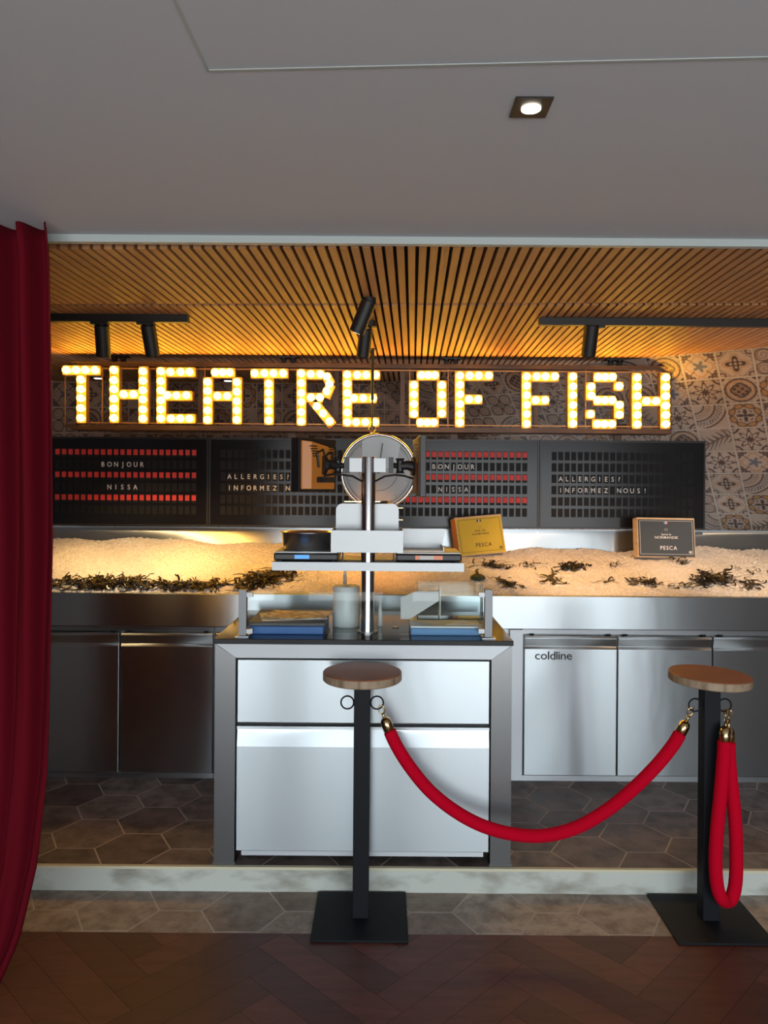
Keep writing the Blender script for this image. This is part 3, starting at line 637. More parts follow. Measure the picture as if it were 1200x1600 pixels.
def track_lamp(tx, pt_, pb_, yb, label, adx=0.0):
    top = W(pt_[0], pt_[1], YTk); bot = W(pb_[0], pb_[1], yb)
    t = thing('track_spotlight', label, 'spotlight', (top.x, YTk, ZC - 0.036), 'black cylinder spotlights')
    bm = nb(); box(bm, top.x - 0.05 + adx, top.x + 0.03 + adx, YTk - 0.013, YTk + 0.013, ZC - 0.048, ZC - 0.036)
    tube(bm, [(top.x, YTk, ZC - 0.048), (top.x, YTk, top.z + 0.012)], 0.008, 8); tube(bm, [(top.x, YTk, top.z + 0.016), (top.x, YTk, top.z - 0.004)], 0.013, 12)
    obj('adapter', bm, 'track_black', t)
    d = lamp_head(t, top, bot); return bot, d
WARM = (1.0, 0.72, 0.42)
heads = [track_lamp(0, (159, 508), (162, 557), YTk + 0.05, 'black cylinder spotlight leftmost under the left track'),
         track_lamp(0, (231, 508), (239, 556), YTk + 0.05, 'black cylinder spotlight under the end of the left track'),
         track_lamp(0, (925, 507), (919, 557), YTk + 0.05, 'black cylinder spotlight under the right track', 0.03)]
# surface mounted double spot in the middle
pc = W(577, 452, 3.27); t = thing('ceiling_spotlight', 'black spotlight on a round ceiling mount, tilted towards the left', 'spotlight', (pc.x, 3.27, ZC), 'black cylinder spotlights')
bm = nb(); tube(bm, [(pc.x, 3.27, ZC), (pc.x, 3.27, ZC - 0.028)], 0.030, 24); obj('mount', bm, 'track_black', t)
bm = nb(); tube(bm, [(pc.x + 0.003, 3.27, ZC - 0.028), (pc.x + 0.003, 3.27, ZC - 0.055)], 0.009, 10); obj('stem', bm, 'track_black', t)
lamp_head(t, W(577, 470, 3.27), W(557, 520, 3.30), 0.033)
pc = W(576, 500, 3.72); t = thing('ceiling_spotlight', 'smaller looking black spotlight behind the tilted one, pointing straight down', 'spotlight', (pc.x, 3.72, ZC), 'black cylinder spotlights')
bm = nb(); tube(bm, [(pc.x + 0.01, 3.72, ZC), (pc.x + 0.01, 3.72, ZC - 0.028)], 0.028, 24); tube(bm, [(pc.x + 0.01, 3.72, ZC - 0.028), (pc.x, 3.72, ZC - 0.07)], 0.008, 8); obj('mount', bm, 'track_black', t)
lamp_head(t, W(572, 514, 3.72), W(567, 558, 3.76), 0.033)
for (x, y, tx, ty, e_, cc, *sz) in ((heads[0][0].x, 3.68, -1.45, 4.55, 95, (1.0, 0.66, 0.30)), (heads[1][0].x, 3.68, -0.75, 4.6, 85, (1.0, 0.48, 0.10)), (-0.12, 3.80, -0.05, 4.50, 45, (1.0, 0.36, 0.08), 36), (heads[2][0].x, 3.68, 1.15, 4.5, 75, (1.0, 0.56, 0.26)), (1.9, 3.68, 2.1, 4.5, 60, (1.0, 0.68, 0.42))):
    spot('spot_beam', (x, y, 2.18), (tx, ty, 1.15), e_, cc, sz[0] if sz else 62, 0.9)
# square recessed downlight in the painted ceiling
cpt = [ceil_pt(*p) for p in ((808, 150), (867, 151), (851, 182), (794, 181))]
cen = sum(cpt, Vector()) / 4
t = thing('downlight', 'square black recessed downlight, lit, in the painted ceiling', 'downlight', (cen.x, cen.y, ZC + 0.02))
bm = nb(); hw = (cpt[1] - cpt[0]).length / 2; hd = abs(cpt[0].y - cpt[3].y) / 2
box(bm, cen.x - hw, cen.x + hw, cen.y - hd, cen.y + hd, ZC + 0.016, ZC + 0.021); obj('trim_plate', bm, 'track_black', t)
bm = nb(); lathe(bm, [(0.021, 0.0), (0.021, -0.003)], cen.x, cen.y, ZC + 0.0165, 24); obj('lens', bm, 'lamp', t)
spot('downlight_beam', (cen.x, cen.y, ZC + 0.008), (cen.x, cen.y + 0.1, 0), 6, (1, 0.86, 0.66), 80, 0.7, 0.02)
for (px, py, lab) in ((735, 572, 'small recessed downlight seen just above the first letter F'), (153, 590, 'small recessed downlight seen behind the first letter T'), (356, 594, 'small recessed downlight seen behind the letter A')):
    q = ceil_pt(px, py, ZC); t = thing('recessed_downlight', lab, 'downlight', (q.x, q.y, ZC), 'small downlights in the slatted ceiling')
    bm = nb(); lathe(bm, [(0.055, 0), (0.055, -0.005), (0.026, -0.006)], q.x, q.y, ZC, 24); obj('ring', bm, 'track_black', t)
    bm = nb(); lathe(bm, [(0.028, 0), (0.028, -0.003)], q.x, q.y, ZC - 0.005, 24); obj('lens', bm, 'lamp_small', t)

# ================================================================== CONSOLE
YQ = 3.14
xl, xr = W(335, 1180, YQ).x, W(799, 1180, YQ).x
zt = 1.024; zs = 1.003
t = thing('service_console', 'stainless steel two drawer service console with black top on the platform', 'console', ((xl + xr) / 2, YQ + 0.35, ZP))
lw = 0.084; zr = 0.945
bm = nb()
def prism(bm, pts, y0, y1):
    A = [bm.verts.new((x, y0, z)) for x, z in pts]; B = [bm.verts.new((x, y1, z)) for x, z in pts]
    bm.faces.new(A); bm.faces.new(B[::-1])
    for k in range(len(pts)): bm.faces.new([A[k], A[(k + 1) % len(pts)], B[(k + 1) % len(pts)], B[k]])
prism(bm, [(xl + 0.0015, zs), (xr - 0.0015, zs), (xr - lw, zr), (xl + lw, zr)], YQ, YQ + 0.08); obj('top_rail', bm, 'steel_flat', t)
for s, nm in ((0, xl), (1, xr)):
    for yy in (YQ, YQ + 0.62):
        bm = nb()
        pts = [(xl, zs - 0.001), (xl + lw, zr - 0.001), (xl + lw, ZP + 0.012), (xl, ZP + 0.012)] if s == 0 else [(xr, zs - 0.001), (xr, ZP + 0.012), (xr - lw, ZP + 0.012), (xr - lw, zr - 0.001)]
        prism(bm, pts, yy, yy + 0.08); lg = obj('leg', bm, 'steel_frame', t)
        bm = nb(); x0 = pts[0][0] if s == 0 else xr - lw; box(bm, x0 - 0.004, x0 + lw + 0.004, yy - 0.004, yy + 0.084, ZP, ZP + 0.012); obj('foot', bm, 'steel_frame', lg)
for xx in (xl + 0.006, xr - 0.012):
    bm = nb(); box(bm, xx, xx + 0.006, YQ + 0.08, YQ + 0.62, ZP + 0.14, zs); obj('side_panel', bm, 'steel_flat', t)
bm = nb(); box(bm, xl + lw - 0.005, xr - lw + 0.005, YQ + 0.03, YQ + 0.64, ZP + 0.10, zs - 0.005); obj('carcass', bm, 'black_plastic', t)
bm = nb(); box(bm, xl + 0.03, xr - 0.03, YQ + 0.63, YQ + 0.66, ZP + 0.02, zs - 0.01); obj('back_panel', bm, 'steel_flat', t)
bm = nb(); box(bm, xl - 0.004, xr + 0.004, YQ - 0.012, YQ + 0.715, zs, zt); obj('worktop', bm, 'worktop', t, bevel=0.002)
za = W(567, 1133, YQ).z
bm = nb(); dx0, dx1 = xl + lw + 0.007, xr - lw - 0.007
box(bm, dx0, dx1, YQ + 0.004, YQ + 0.03, za + 0.006, zr - 0.008); obj('drawer', bm, 'steel', t, bevel=0.002)
bm = nb(); zd = W(567, 1331, YQ).z; zl = W(567, 1141, YQ).z; zm = W(567, 1168, YQ).z
pr = [(YQ + 0.03, zd), (YQ + 0.006, zd), (YQ + 0.002, zm), (YQ + 0.016, zl), (YQ + 0.001, zl + 0.001), (YQ + 0.001, za - 0.008), (YQ + 0.03, za - 0.008)]
A = [bm.verts.new((dx0, y, z)) for y, z in pr]; B = [bm.verts.new((dx1, y, z)) for y, z in pr]
for k in range(len(pr)): bm.faces.new([A[k], A[(k + 1) % len(pr)], B[(k + 1) % len(pr)], B[k]])
bm.faces.new(A); bm.faces.new(B[::-1]); dwr = obj('drawer', bm, 'steel', t)
bm = nb(); box(bm, dx0 + 0.02, dx1 - 0.02, YQ + 0.01, YQ + 0.03, zd - 0.022, zd - 0.003); obj('lower_rail', bm, 'steel_flat', t)
for xx in (xl + lw + 0.05, xr - lw - 0.05):
    for yy in (YQ + 0.07, YQ + 0.56):
        bm = nb(); tube(bm, [(xx - 0.012, yy, ZP + 0.03), (xx + 0.012, yy, ZP + 0.03)], 0.03, 18); box(bm, xx - 0.02, xx + 0.02, yy - 0.015, yy + 0.02, ZP + 0.045, ZP + 0.105); obj('caster', bm, 'steel_frame', t)
# --- glass guard along the front of the console
t = thing('glass_guard', 'low clear glass guard between two steel posts on the console top', 'glass guard', (-0.08, YQ + 0.03, zt))
YGd = YQ + 0.05
for px in (379.5, 763):
    q = W(px, 960, YGd); bm = nb(); box(bm, q.x - 0.016, q.x + 0.016, YGd - 0.012, YGd + 0.02, zt + 0.004, W(px, 921, YGd).z)
    ps = obj('post', bm, 'post_steel', t, bevel=0.001)
    bm = nb(); box(bm, q.x - 0.028, q.x + 0.028, YGd - 0.028, YGd + 0.036, zt, zt + 0.004); obj('foot', bm, 'steel_flat', ps)
    sd = 1 if px < 500 else -1; bm = nb()
    for py in (929, 986):
        z = W(px, py, YGd).z; x = q.x + sd * 0.028; box(bm, x - 0.013, x + 0.013, YGd - 0.008, YGd + 0.012, z - 0.009, z + 0.009); obj('clip', bm, 'steel_plate', ps); bm = nb()
    bm.free()
a = W(389, 924, YGd); b = W(755, 927, YGd); bm = nb(); box(bm, a.x, b.x, YGd, YGd + 0.006, zt + 0.012, (a.z + b.z) / 2); obj('pane', bm, 'glass', t)
a2 = W(400, 924, YGd)
# --- pole with shelf, carrying scales
YP = 3.30; pz = W(575, 714, YP).z; pxw = W(575, 860, YP).x
t = thing('equipment_pole', 'shiny steel pole with cross shelf standing on the console', 'pole stand', (pxw, YP, zt))
bm = nb(); tube(bm, [(pxw, YP, zt), (pxw, YP, zt + 0.001), (pxw, YP, pz - 0.001), (pxw, YP, pz)], [0.0302, 0.030, 0.030, 0.0298], 48, cap=True); obj('pole', bm, 'chrome', t, smooth=False)
for p in t.children[-1].data.polygons: p.use_smooth = len(p.vertices) == 4
bm = nb(); tube(bm, [(pxw, YP, zt), (pxw, YP, zt + 0.006)], 0.045, 32); obj('flange', bm, 'chrome', t)
YSf = YP - 0.045
s0 = W(425, 884, YSf); s1 = W(725, 887, YSf); zsh = W(575, 879, YSf).z
bm = nb(); box(bm, s0.x, s1.x, YSf, YSf + 0.30, zsh - 0.004, zsh); box(bm, s0.x, s1.x, YSf, YSf + 0.003, zsh - 0.036, zsh - 0.004); box(bm, s0.x, s0.x + 0.003, YSf + 0.003, YSf + 0.30, zsh - 0.036, zsh - 0.004); box(bm, s1.x - 0.003, s1.x, YSf + 0.003, YSf + 0.30, zsh - 0.036, zsh - 0.004)
obj('shelf', bm, 'steel_plate', t)
b0 = W(517, 846, YSf - 0.06); b1 = W(630, 846, YSf - 0.06); bz0 = W(573, 863.5, YSf - 0.06).z; bz1 = W(573, 829, YSf - 0.06).z
bm = nb(); y0 = YSf - 0.06; box(bm, b0.x, b1.x, y0, y0 + 0.003, bz0, bz1); box(bm, b0.x, b1.x, y0 + 0.003, YP + 0.14, bz0, bz0 + 0.003)
box(bm, b0.x, b0.x + 0.003, y0 + 0.003, YP + 0.14, bz0 + 0.003, bz1); box(bm, b1.x - 0.003, b1.x, y0 + 0.003, YP + 0.14, bz0 + 0.003, bz1); box(bm, b0.x, b1.x, YP + 0.137, YP + 0.14, bz0 + 0.003, bz1)
obj('tray', bm, 'steel_plate', t)
bm = nb()
for px in (536, 615):
    q = W(px, 870, YP); bm = nb(); tube(bm, [(q.x, YP - 0.02, zsh), (q.x, YP - 0.02, bz0)], 0.004, 8); obj('strut', bm, 'chrome', t)
# rounded plate behind the pole
c0 = W(525, 800, YP + 0.035); c1 = W(623, 800, YP + 0.035); ztp = W(573, 787, YP + 0.035).z; rr_ = 0.028; bm = nb()
pts = [(c0.x, bz1 - 0.02)] + [(c0.x + rr_ - rr_ * math.cos(R(a)), ztp - rr_ + rr_ * math.sin(R(a))) for a in range(0, 91, 15)] + [(c1.x - rr_ + rr_ * math.sin(R(a)), ztp - rr_ + rr_ * math.cos(R(a))) for a in range(0, 91, 15)] + [(c1.x, bz1 - 0.02)]
prism(bm, pts, YP + 0.034, YP + 0.038); obj('back_plate', bm, 'steel_plate', t)
# mounting blocks at the pole head
for (a_, b_) in ((546, 566), (584, 603)):
    A = W(a_, 727, YP); B = W(b_, 727, YP); bm = nb(); box(bm, A.x, B.x, YP - 0.028, YP + 0.028, W(575, 738, YP).z, W(575, 716, YP).z); obj('mounting_block', bm, 'steel_plate', t, bevel=0.001)
# --- the two touch terminals
def terminal(px_near, hinge_px, sgn, label, yaw, cpx, cpy, wid, hgt, thk, bd=0.0, tap=0.0, shell='amber'):
    c = W(cpx, cpy, YP)
    t = thing('touch_terminal', label, 'screen terminal', (c.x, YP, c.z - hgt / 2), 'touch terminals on the pole')
    mt = Matrix.Translation(c) @ Matrix.Rotation(yaw, 4, 'Z')
    # local: x along the width, -y is the back cover (seen), +y is the screen
    bm = nb(); tz = lambda x: hgt / 2 * (1 - tap * (x + wid / 2) / wid)
    prf = [(-wid / 2, 0), (-wid / 2, -thk * 0.55), (-wid / 2 + 0.03, -thk), (wid / 2 - 0.02, -thk * 0.8), (wid / 2, -thk * 0.4), (wid / 2, 0)]
    A = [bm.verts.new(mt @ Vector((x, y, -hgt / 2))) for x, y in prf]; B = [bm.verts.new(mt @ Vector((x, y, tz(x)))) for x, y in prf]
    bm.faces.new(A); bm.faces.new(B[::-1])
    for k in range(len(prf)): bm.faces.new([A[k], A[(k + 1) % len(prf)], B[(k + 1) % len(prf)], B[k]])
    bk = obj('back_cover', bm, shell, t, bevel=0.003)
    bm = nb()
    for sx in (-0.30, 0.28):
        for k in range(5): 
            x = sx * wid; z = hgt * (0.38 - 0.05 * k); dx = 0.018
            box(bm, x - dx, x + dx, -thk - 0.003, -thk * 0.7, z - 0.0022, z + 0.0022, mt @ Matrix.Translation((0.003 * k, 0, 0)))
    obj('vent', bm, 'black_plastic', bk)
    bm = nb(); box(bm, -wid / 2 - 0.012, wid / 2 + 0.012, -bd, 0.022, -hgt / 2 - 0.012, hgt / 2 + 0.012, mt); bz = obj('bezel', bm, 'black_plastic', t, bevel=0.003)
    bm = nb(); box(bm, -wid / 2 + 0.006, wid / 2 - 0.006, 0.022, 0.0235, -hgt / 2 + 0.006, hgt / 2 - 0.006, mt); obj('screen', bm, 'screen', bz)
    # arm to the pole head
    hp = W(hinge_px, 727, YP); mid = W(hinge_px + sgn * 14, 728, YP - 0.01); bc = mt @ Vector((0, -thk, 0.0))
    bm = nb(); box(bm, hp.x - 0.010, hp.x + 0.010, YP - 0.03, YP + 0.03, hp.z - 0.034, hp.z + 0.034)
    tube(bm, [mid + Vector((0, 0, -0.032)), mid + Vector((0, 0, -0.022)), mid + Vector((0, 0, 0.022)), mid + Vector((0, 0, 0.032))], [0.020, 0.015, 0.015, 0.020], 16)
    tube(bm, [hp, mid], 0.012, 12); tube(bm, [mid, (mid + bc) / 2 + Vector((0, 0, 0.004)), bc], [0.018, 0.020, 0.026], 16)
    tube(bm, [bc + (mid - bc).normalized() * 0.008, bc - (mid - bc).normalized() * 0.006], 0.04, 20)
    obj('arm', bm, 'black_plastic', t)
    bm = nb(); e_ = Vector((pxw + sgn * 0.028, YP - 0.012, W(575, 752, YP).z))
    m_ = W(hinge_px + sgn * 6, 742, YP - 0.04); f_ = mt @ Vector((0.0, -thk - 0.004, -hgt * 0.22))
    P = [f_, (f_ + m_) / 2 + Vector((0, -0.01, 0.004)), m_, (m_ + e_) / 2 + Vector((0, -0.01, 0.008)), e_]
    tube(bm, P, 0.0045, 8); obj('cable', bm, 'black_plastic', t)
    if sgn < 0:
        bm = nb(); pp = [mt @ Vector((x, -thk - 0.006, z)) for x, z in ((-0.035, -0.01), (-0.045, 0.05), (-0.01, 0.065), (0.005, 0.035), (0.03, 0.055), (0.05, 0.05), (0.045, 0.0))]
        tube(bm, pp, 0.005, 8); obj('cable', bm, 'black_plastic', t)
        bm = nb(); box(bm, -0.04, 0.06, -thk - 0.016, -thk, -hgt * 0.36, -hgt * 0.25, mt); obj('connector', bm, 'black_plastic', bk)
    return t
terminal(483, 542, -1, 'touch terminal left of the pole, turned to show its cables and back, warm reflection painted on', R(50), 490, 727, 0.20, 0.205, 0.06, 0.026, 0.32)
terminal(655, 611, 1, 'touch terminal right of the pole, seen edge on', R(-88.5), 654, 729, 0.24, 0.235, 0.020, 0.004, 0, 'amber_dark')
# --- weighing scales on the cross shelf
def scale(cx, w_, label, lcd, grp='flat scales on the cross shelf'):
    t = thing('counter_scale', label, 'scale', (cx, YSf + 0.15, zsh), grp)
    bm = nb(); z0 = zsh + 0.006
    box(bm, cx - w_ / 2, cx + w_ / 2, YSf + 0.008, YSf + 0.26, z0, z0 + 0.030); obj('body', bm, 'black_plastic', t, bevel=0.006)
    bm = nb()
    for sx in (-1, 1):
        for yy in (0.04, 0.22): bm = nb(); tube(bm, [(cx + sx * w_ * 0.42, YSf + yy, zsh), (cx + sx * w_ * 0.42, YSf + yy, z0)], 0.010, 10); obj('rubber_foot', bm, 'black_plastic', t)
    bm = nb(); box(bm, cx - w_ / 2 + 0.004, cx + w_ / 2 - 0.004, YSf + 0.02, YSf + 0.255, z0 + 0.030, z0 + 0.037); obj('weighing_plate', bm, 'steel_plate', t, bevel=0.002)
    bm = nb(); box(bm, lcd[0], lcd[1], YSf + 0.004, YSf + 0.009, z0 + 0.007, z0 + 0.024); obj('display', bm, lcd[2], t)
    if len(lcd) > 3:
        bm = nb(); box(bm, lcd[3], lcd[4], YSf + 0.003, YSf + 0.009, z0 + 0.007, z0 + 0.024); obj('keypad', bm, 'paper', t)
    return z0 + 0.037
xx = lambda p: W(p, 868, YSf).x
zt1 = scale((xx(427) + xx(528)) / 2, xx(528) - xx(427), 'flat black counter scale left of the pole with a blue display', (xx(460), xx(483), 'lcd'))
zt2 = scale((xx(619) + xx(722)) / 2, xx(722) - xx(619), 'flat black counter scale right of the pole with orange display', (xx(649), xx(692), 'lcd_orange', xx(656), xx(678)))
cpn = xx(475); t = thing('steel_pan', 'round stainless steel pan on the left counter scale', 'pan', (cpn, YSf + 0.14, zt1))
bm = nb(); lathe(bm, [(0.001, 0.0), (0.098, 0.0), (0.108, 0.008), (0.114, 0.072), (0.120, 0.076), (0.120, 0.079), (0.111, 0.077), (0.104, 0.010), (0.001, 0.006)], cpn, YSf + 0.145, zt1, 48); obj('bowl', bm, 'pan_steel', t, smooth=True)
cpn = xx(666); bm = nb()
A = [(-0.105, 0.0), (0.105, 0.0), (0.125, 0.088), (-0.125, 0.088)]
# tall tray standing on the right scale
cx = xx(664); y0 = YSf + 0.05
prism(bm, [(cx - 0.115, zt2), (cx + 0.085, zt2), (cx + 0.105, zt2 + 0.088), (cx - 0.125, zt2 + 0.088)], y0 + 0.17, y0 + 0.174)
box(bm, cx - 0.115, cx + 0.085, y0, y0 + 0.17, zt2, zt2 + 0.004); box(bm, cx + 0.081, cx + 0.085, y0, y0 + 0.17, zt2 + 0.004, zt2 + 0.02)
tr_ = obj('scale_tray', bm, 'steel_plate'); tag(tr_, 'upright stainless steel tray on the right counter scale', 'tray')
# --- stack of steel bowls with wooden sticks behind the pole
ys = YP + 0.125
for k in range(8):
    z = bz0 + 0.004 + 0.026 * k; t = thing('steel_bowl', 'small steel bowl in the stack behind the pole', 'bowl', (pxw + 0.045, ys, z), 'stacked steel bowls behind the pole')
    bm = nb(); rt = 0.088 - 0.001 * (k % 3); off = 0.006 * math.sin(k * 2.3)
    lathe(bm, [(0.001, 0), (0.055, 0), (0.062, 0.006), (0.072, 0.0235), (rt - 0.004, 0.0245), (rt - 0.004, 0.0258), (0.069, 0.025), (0.058, 0.004), (0.001, 0.003)], pxw + 0.03 + off, ys, z, 36); 
    obj('bowl', bm, 'pan_steel', t, smooth=False)
    if k in (4, 5, 6, 7):
        bm = nb(); zz = z + 0.0285 - 0.001; box(bm, pxw - 0.135 + 0.03 * (k % 2), pxw + 0.05, ys - 0.087, ys - 0.083, zz - 0.006, zz - 0.003) if k % 2 else box(bm, pxw - 0.02, pxw + 0.15, ys - 0.088, ys - 0.084, zz - 0.006, zz - 0.003)
        obj('handle', bm, 'brass', t)

# --- hanging dial scale
YH = 4.47; ct = W(591.5, 737, YH); rt = 59 * YH / F
t = thing('hanging_scale', 'large round dial scale hanging on a rod from the slatted ceiling', 'scale', (ct.x, YH, ZC))
bm = nb(); lathe(bm, [(0.001, 0.05), (rt * 0.9, 0.05), (rt * 0.96, 0.03), (rt * 0.97, -0.03), (rt * 0.965, -0.032), (0.001, -0.032)], ct.x, YH, ct.z, 56, 'Y'); cs = obj('case', bm, 'dial', t)
bm = nb(); torus(bm, (ct.x, YH - 0.032, ct.z), rt * 0.965, 0.011, 'Y', 64, 10); obj('rim', bm, 'chrome', cs, smooth=True)
bm = nb()
for k in range(100):
    a_ = 2 * math.pi * k / 100; l_ = 0.025 if k % 10 == 0 else 0.011
    mt = Matrix.Translation((ct.x, YH - 0.034, ct.z)) @ Matrix.Rotation(a_, 4, 'Y'); box(bm, -0.0012, 0.0012, -0.001, 0.001, rt * 0.86 - l_, rt * 0.86, mt)
for rad_ in (0.86, 0.5): torus(bm, (ct.x, YH - 0.0335, ct.z), rt * rad_, 0.0012, 'Y', 60, 4)
obj('dial_marks', bm, 'dial_mark', cs)
bm = nb(); q = [(ct.x - 0.10 + 0.0, rt * 0.55), (ct.x - 0.10, 0.0), (ct.x + 0.09, 0.0), (ct.x + 0.09, rt * 0.3), (ct.x + 0.09, rt * 0.55)]
pts = [(ct.x - 0.095, ct.z + 0.02), (ct.x + 0.10, ct.z + 0.02)] + [(ct.x + rt * 0.93 * math.cos(R(a)), ct.z + rt * 0.93 * math.sin(R(a))) for a in range(52, 121, 6)]
prism(bm, pts, YH - 0.0365, YH - 0.035); obj('price_card', bm, 'dial_pale', cs)
bm = nb(); lathe(bm, [(0.001, -0.05), (0.012, -0.048), (0.012, -0.034)], ct.x, YH, ct.z, 20, 'Y'); mt = Matrix.Translation((ct.x, YH - 0.046, ct.z)) @ Matrix.Rotation(R(8), 4, 'Y'); box(bm, -0.003, 0.003, -0.002, 0.002, 0, rt * 0.75, mt); obj('needle', bm, 'dial_mark', cs)
rx = W(582, 610, YH).x; zq = W(582, 676, YH).z
bm = nb(); torus(bm, (rx, YH, zq + 0.018), 0.019, 0.0035, 'Y', 20, 8); obj('ring', bm, 'chrome', t)
bm = nb(); tube(bm, [(rx, YH, zq + 0.036), (rx, YH, zq + 0.20)], 0.0055, 10); tube(bm, [(rx, YH, zq + 0.19), (rx, YH, ZC)], 0.0095, 10); tube(bm, [(rx, YH, ZC - 0.006), (rx, YH, ZC)], 0.02, 16); obj('rod', bm, 'track_black', t)

# ================================================================== THINGS ON THE CONSOLE TOP
e0 = 0.001
def wbox(bm, px0, px1, py, y0, y1, z0, z1): a_, b_ = W(px0, py, y0), W(px1, py, y0); box(bm, a_.x, b_.x, y0, y1, z0, z1)
yb = YQ + 0.09
t = thing('document_box', 'flat blue box with dark lid at the left of the console top', 'box', (W(450, 985, yb).x, yb, zt))
bm = nb(); wbox(bm, 389, 505, 985, yb, yb + 0.34, zt, zt + 0.034); obj('tub', bm, 'blue', t, bevel=0.003)
bm = nb(); wbox(bm, 387, 507, 985, yb + 0.002, yb + 0.345, zt + 0.034, zt + 0.050); obj('lid', bm, 'dark_lid', t, bevel=0.003)
zz = zt + 0.051
for k, (ox, rz, mm, lab) in enumerate(((0.02, 12, 'paper', 'grey folded leaflet on the blue box, under the printed one'), (0.05, -9, 'print_page', 'glossy printed leaflet lying on top of the blue box'))):
    c = W(450, 960, yb + 0.14); mt = Matrix.Translation((c.x + ox, yb + 0.15, zz + 0.004 * k)) @ Matrix.Rotation(R(rz), 4, 'Z'); bm = nb(); N = 12; g_ = []
    for j in range(2):
        for lv in (0, 0.0025):
            g_.append([bm.verts.new(mt @ Vector((-0.14 + 0.28 * i / N, (-0.10, 0.10)[j], 0.0005 + lv + 0.012 * (i / N - 0.4) ** 2 * 2 * k))) for i in range(N + 1)])
    a0, a1, b0_, b1_ = g_
    for i in range(N):
        for A_, B_ in ((a0, b0_), (a1, b1_), (a0, a1), (b0_, b1_)): bm.faces.new([A_[i], A_[i + 1], B_[i + 1], B_[i]])
    bm.faces.new([a0[0], b0_[0], b1_[0], a1[0]]); bm.faces.new([a0[N], a1[N], b1_[N], b0_[N]])
    tag(obj('leaflet', bm, mm), lab, 'leaflet')
yw = YQ + 0.30; c = W(541, 960, yw)
t = thing('paper_towel_roll', 'white paper roll standing on the console beside the pole', 'paper roll', (c.x, yw, zt))
bm = nb(); hr = W(541, 915, yw).z - zt; lathe(bm, [(0.02, 0.0), (0.058, 0.0), (0.060, 0.004), (0.060, hr - 0.004), (0.057, hr), (0.02, hr), (0.018, hr - 0.01)], c.x, yw, zt, 36); obj('roll', bm, 'white_plastic', t, smooth=False)
for p in t.children[-1].data.polygons: p.use_smooth = abs(p.normal.z) < 0.5
yn = YQ + 0.47; c = W(539, 900, yn); hz = W(539, 885, yn).z
t = thing('pump_bottle', 'white pump bottle behind the paper roll, nozzle just visible', 'bottle', (c.x, yn, zt))
bm = nb(); lathe(bm, [(0.035, 0), (0.037, 0.004), (0.037, hz - zt - 0.125), (0.030, hz - zt - 0.105), (0.010, hz - zt - 0.095), (0.009, hz - zt - 0.035)], c.x, yn, zt, 24); obj('body', bm, 'white_plastic', t, smooth=True)
bm = nb(); tube(bm, [(c.x, yn, hz - 0.038), (c.x, yn, hz - 0.006)], 0.006, 10); tube(bm, [(c.x + 0.012, yn, hz - 0.004), (c.x - 0.02, yn, hz - 0.005)], 0.006, 8); obj('pump', bm, 'white_plastic', t)
c = W(594, 960, YQ + 0.30); t = thing('spray_bottle', 'slim white bottle just right of the pole base', 'bottle', (c.x, YQ + 0.30, zt))
bm = nb(); lathe(bm, [(0.010, 0), (0.011, 0.003), (0.010, 0.06), (0.005, 0.10), (0.002, 0.13)], c.x, YQ + 0.30, zt, 18); obj('body', bm, 'white_plastic', t, smooth=True)
c = W(618, 975, YQ + 0.27); bm = nb(); lathe(bm, [(0.001, 0), (0.014, 0), (0.015, 0.004), (0.001, 0.005)], c.x, YQ + 0.27, zt, 16); tag(obj('bottle_cap', bm, 'steel_plate', smooth=False), 'small round cap lying on the console right of the slim bottle', 'cap')
ya = YQ + 0.09
t = thing('blue_tray', 'flat light blue box at the right of the console top', 'box', (W(695, 990, ya).x, ya, zt))
bm = nb(); wbox(bm, 642, 752, 990, ya, ya + 0.26, zt, zt + 0.030); obj('tub', bm, 'lightblue', t, bevel=0.003)
bm = nb(); wbox(bm, 641, 753, 990, ya + 0.002, ya + 0.262, zt + 0.030, zt + 0.040); obj('lid', bm, 'steel_plate', t, bevel=0.002)
zz = zt + 0.041; c = W(720, 985, ya); bm = nb()
v = [bm.verts.new(q) for q in ((c.x - 0.06, ya + 0.03, zz), (c.x + 0.09, ya + 0.03, zz), (c.x + 0.02, ya + 0.14, zz))]; v2 = [bm.verts.new(q.co + Vector((0, 0, 0.002))) for q in v]
bm.faces.new(v); bm.faces.new(v2[::-1])
for k in range(3): bm.faces.new([v[k], v[(k + 1) % 3], v2[(k + 1) % 3], v2[k]])
tag(obj('reflection_triangle', bm, 'paper'), 'added white triangle imitating a reflection, on the light blue box', 'paper')  # flat sheet added as a white reflection in the acrylic
# acrylic box
t = thing('acrylic_box', 'clear acrylic box standing on the light blue box', 'box', (W(700, 950, ya + 0.1).x, ya + 0.1, zz))
A = W(652, 950, ya + 0.15); B = W(755, 950, ya + 0.15); zt3 = W(700, 913, ya + 0.15).z; zz4 = zz + 0.003; yy0, yy1 = ya + 0.15, ya + 0.25
bm = nb()
for (a_, b_, c_, d_) in ((A.x, B.x, yy0, yy0 + 0.003), (A.x, B.x, yy1 - 0.003, yy1), (A.x, A.x + 0.003, yy0 + 0.003, yy1 - 0.003), (B.x - 0.003, B.x, yy0 + 0.003, yy1 - 0.003)): box(bm, a_, b_, c_, d_, zz4, zt3)
obj('walls', bm, 'glass', t)
bm = nb(); box(bm, A.x, B.x, yy0, yy1, zz4 - 0.003, zz4); obj('bottom', bm, 'glass', t)
bm = nb(); xm = W(688, 940, yy0).x; box(bm, xm - 0.002, xm + 0.002, yy0 + 0.003, yy1 - 0.003, zz4, zt3 - 0.01); obj('divider', bm, 'white_plastic', t)
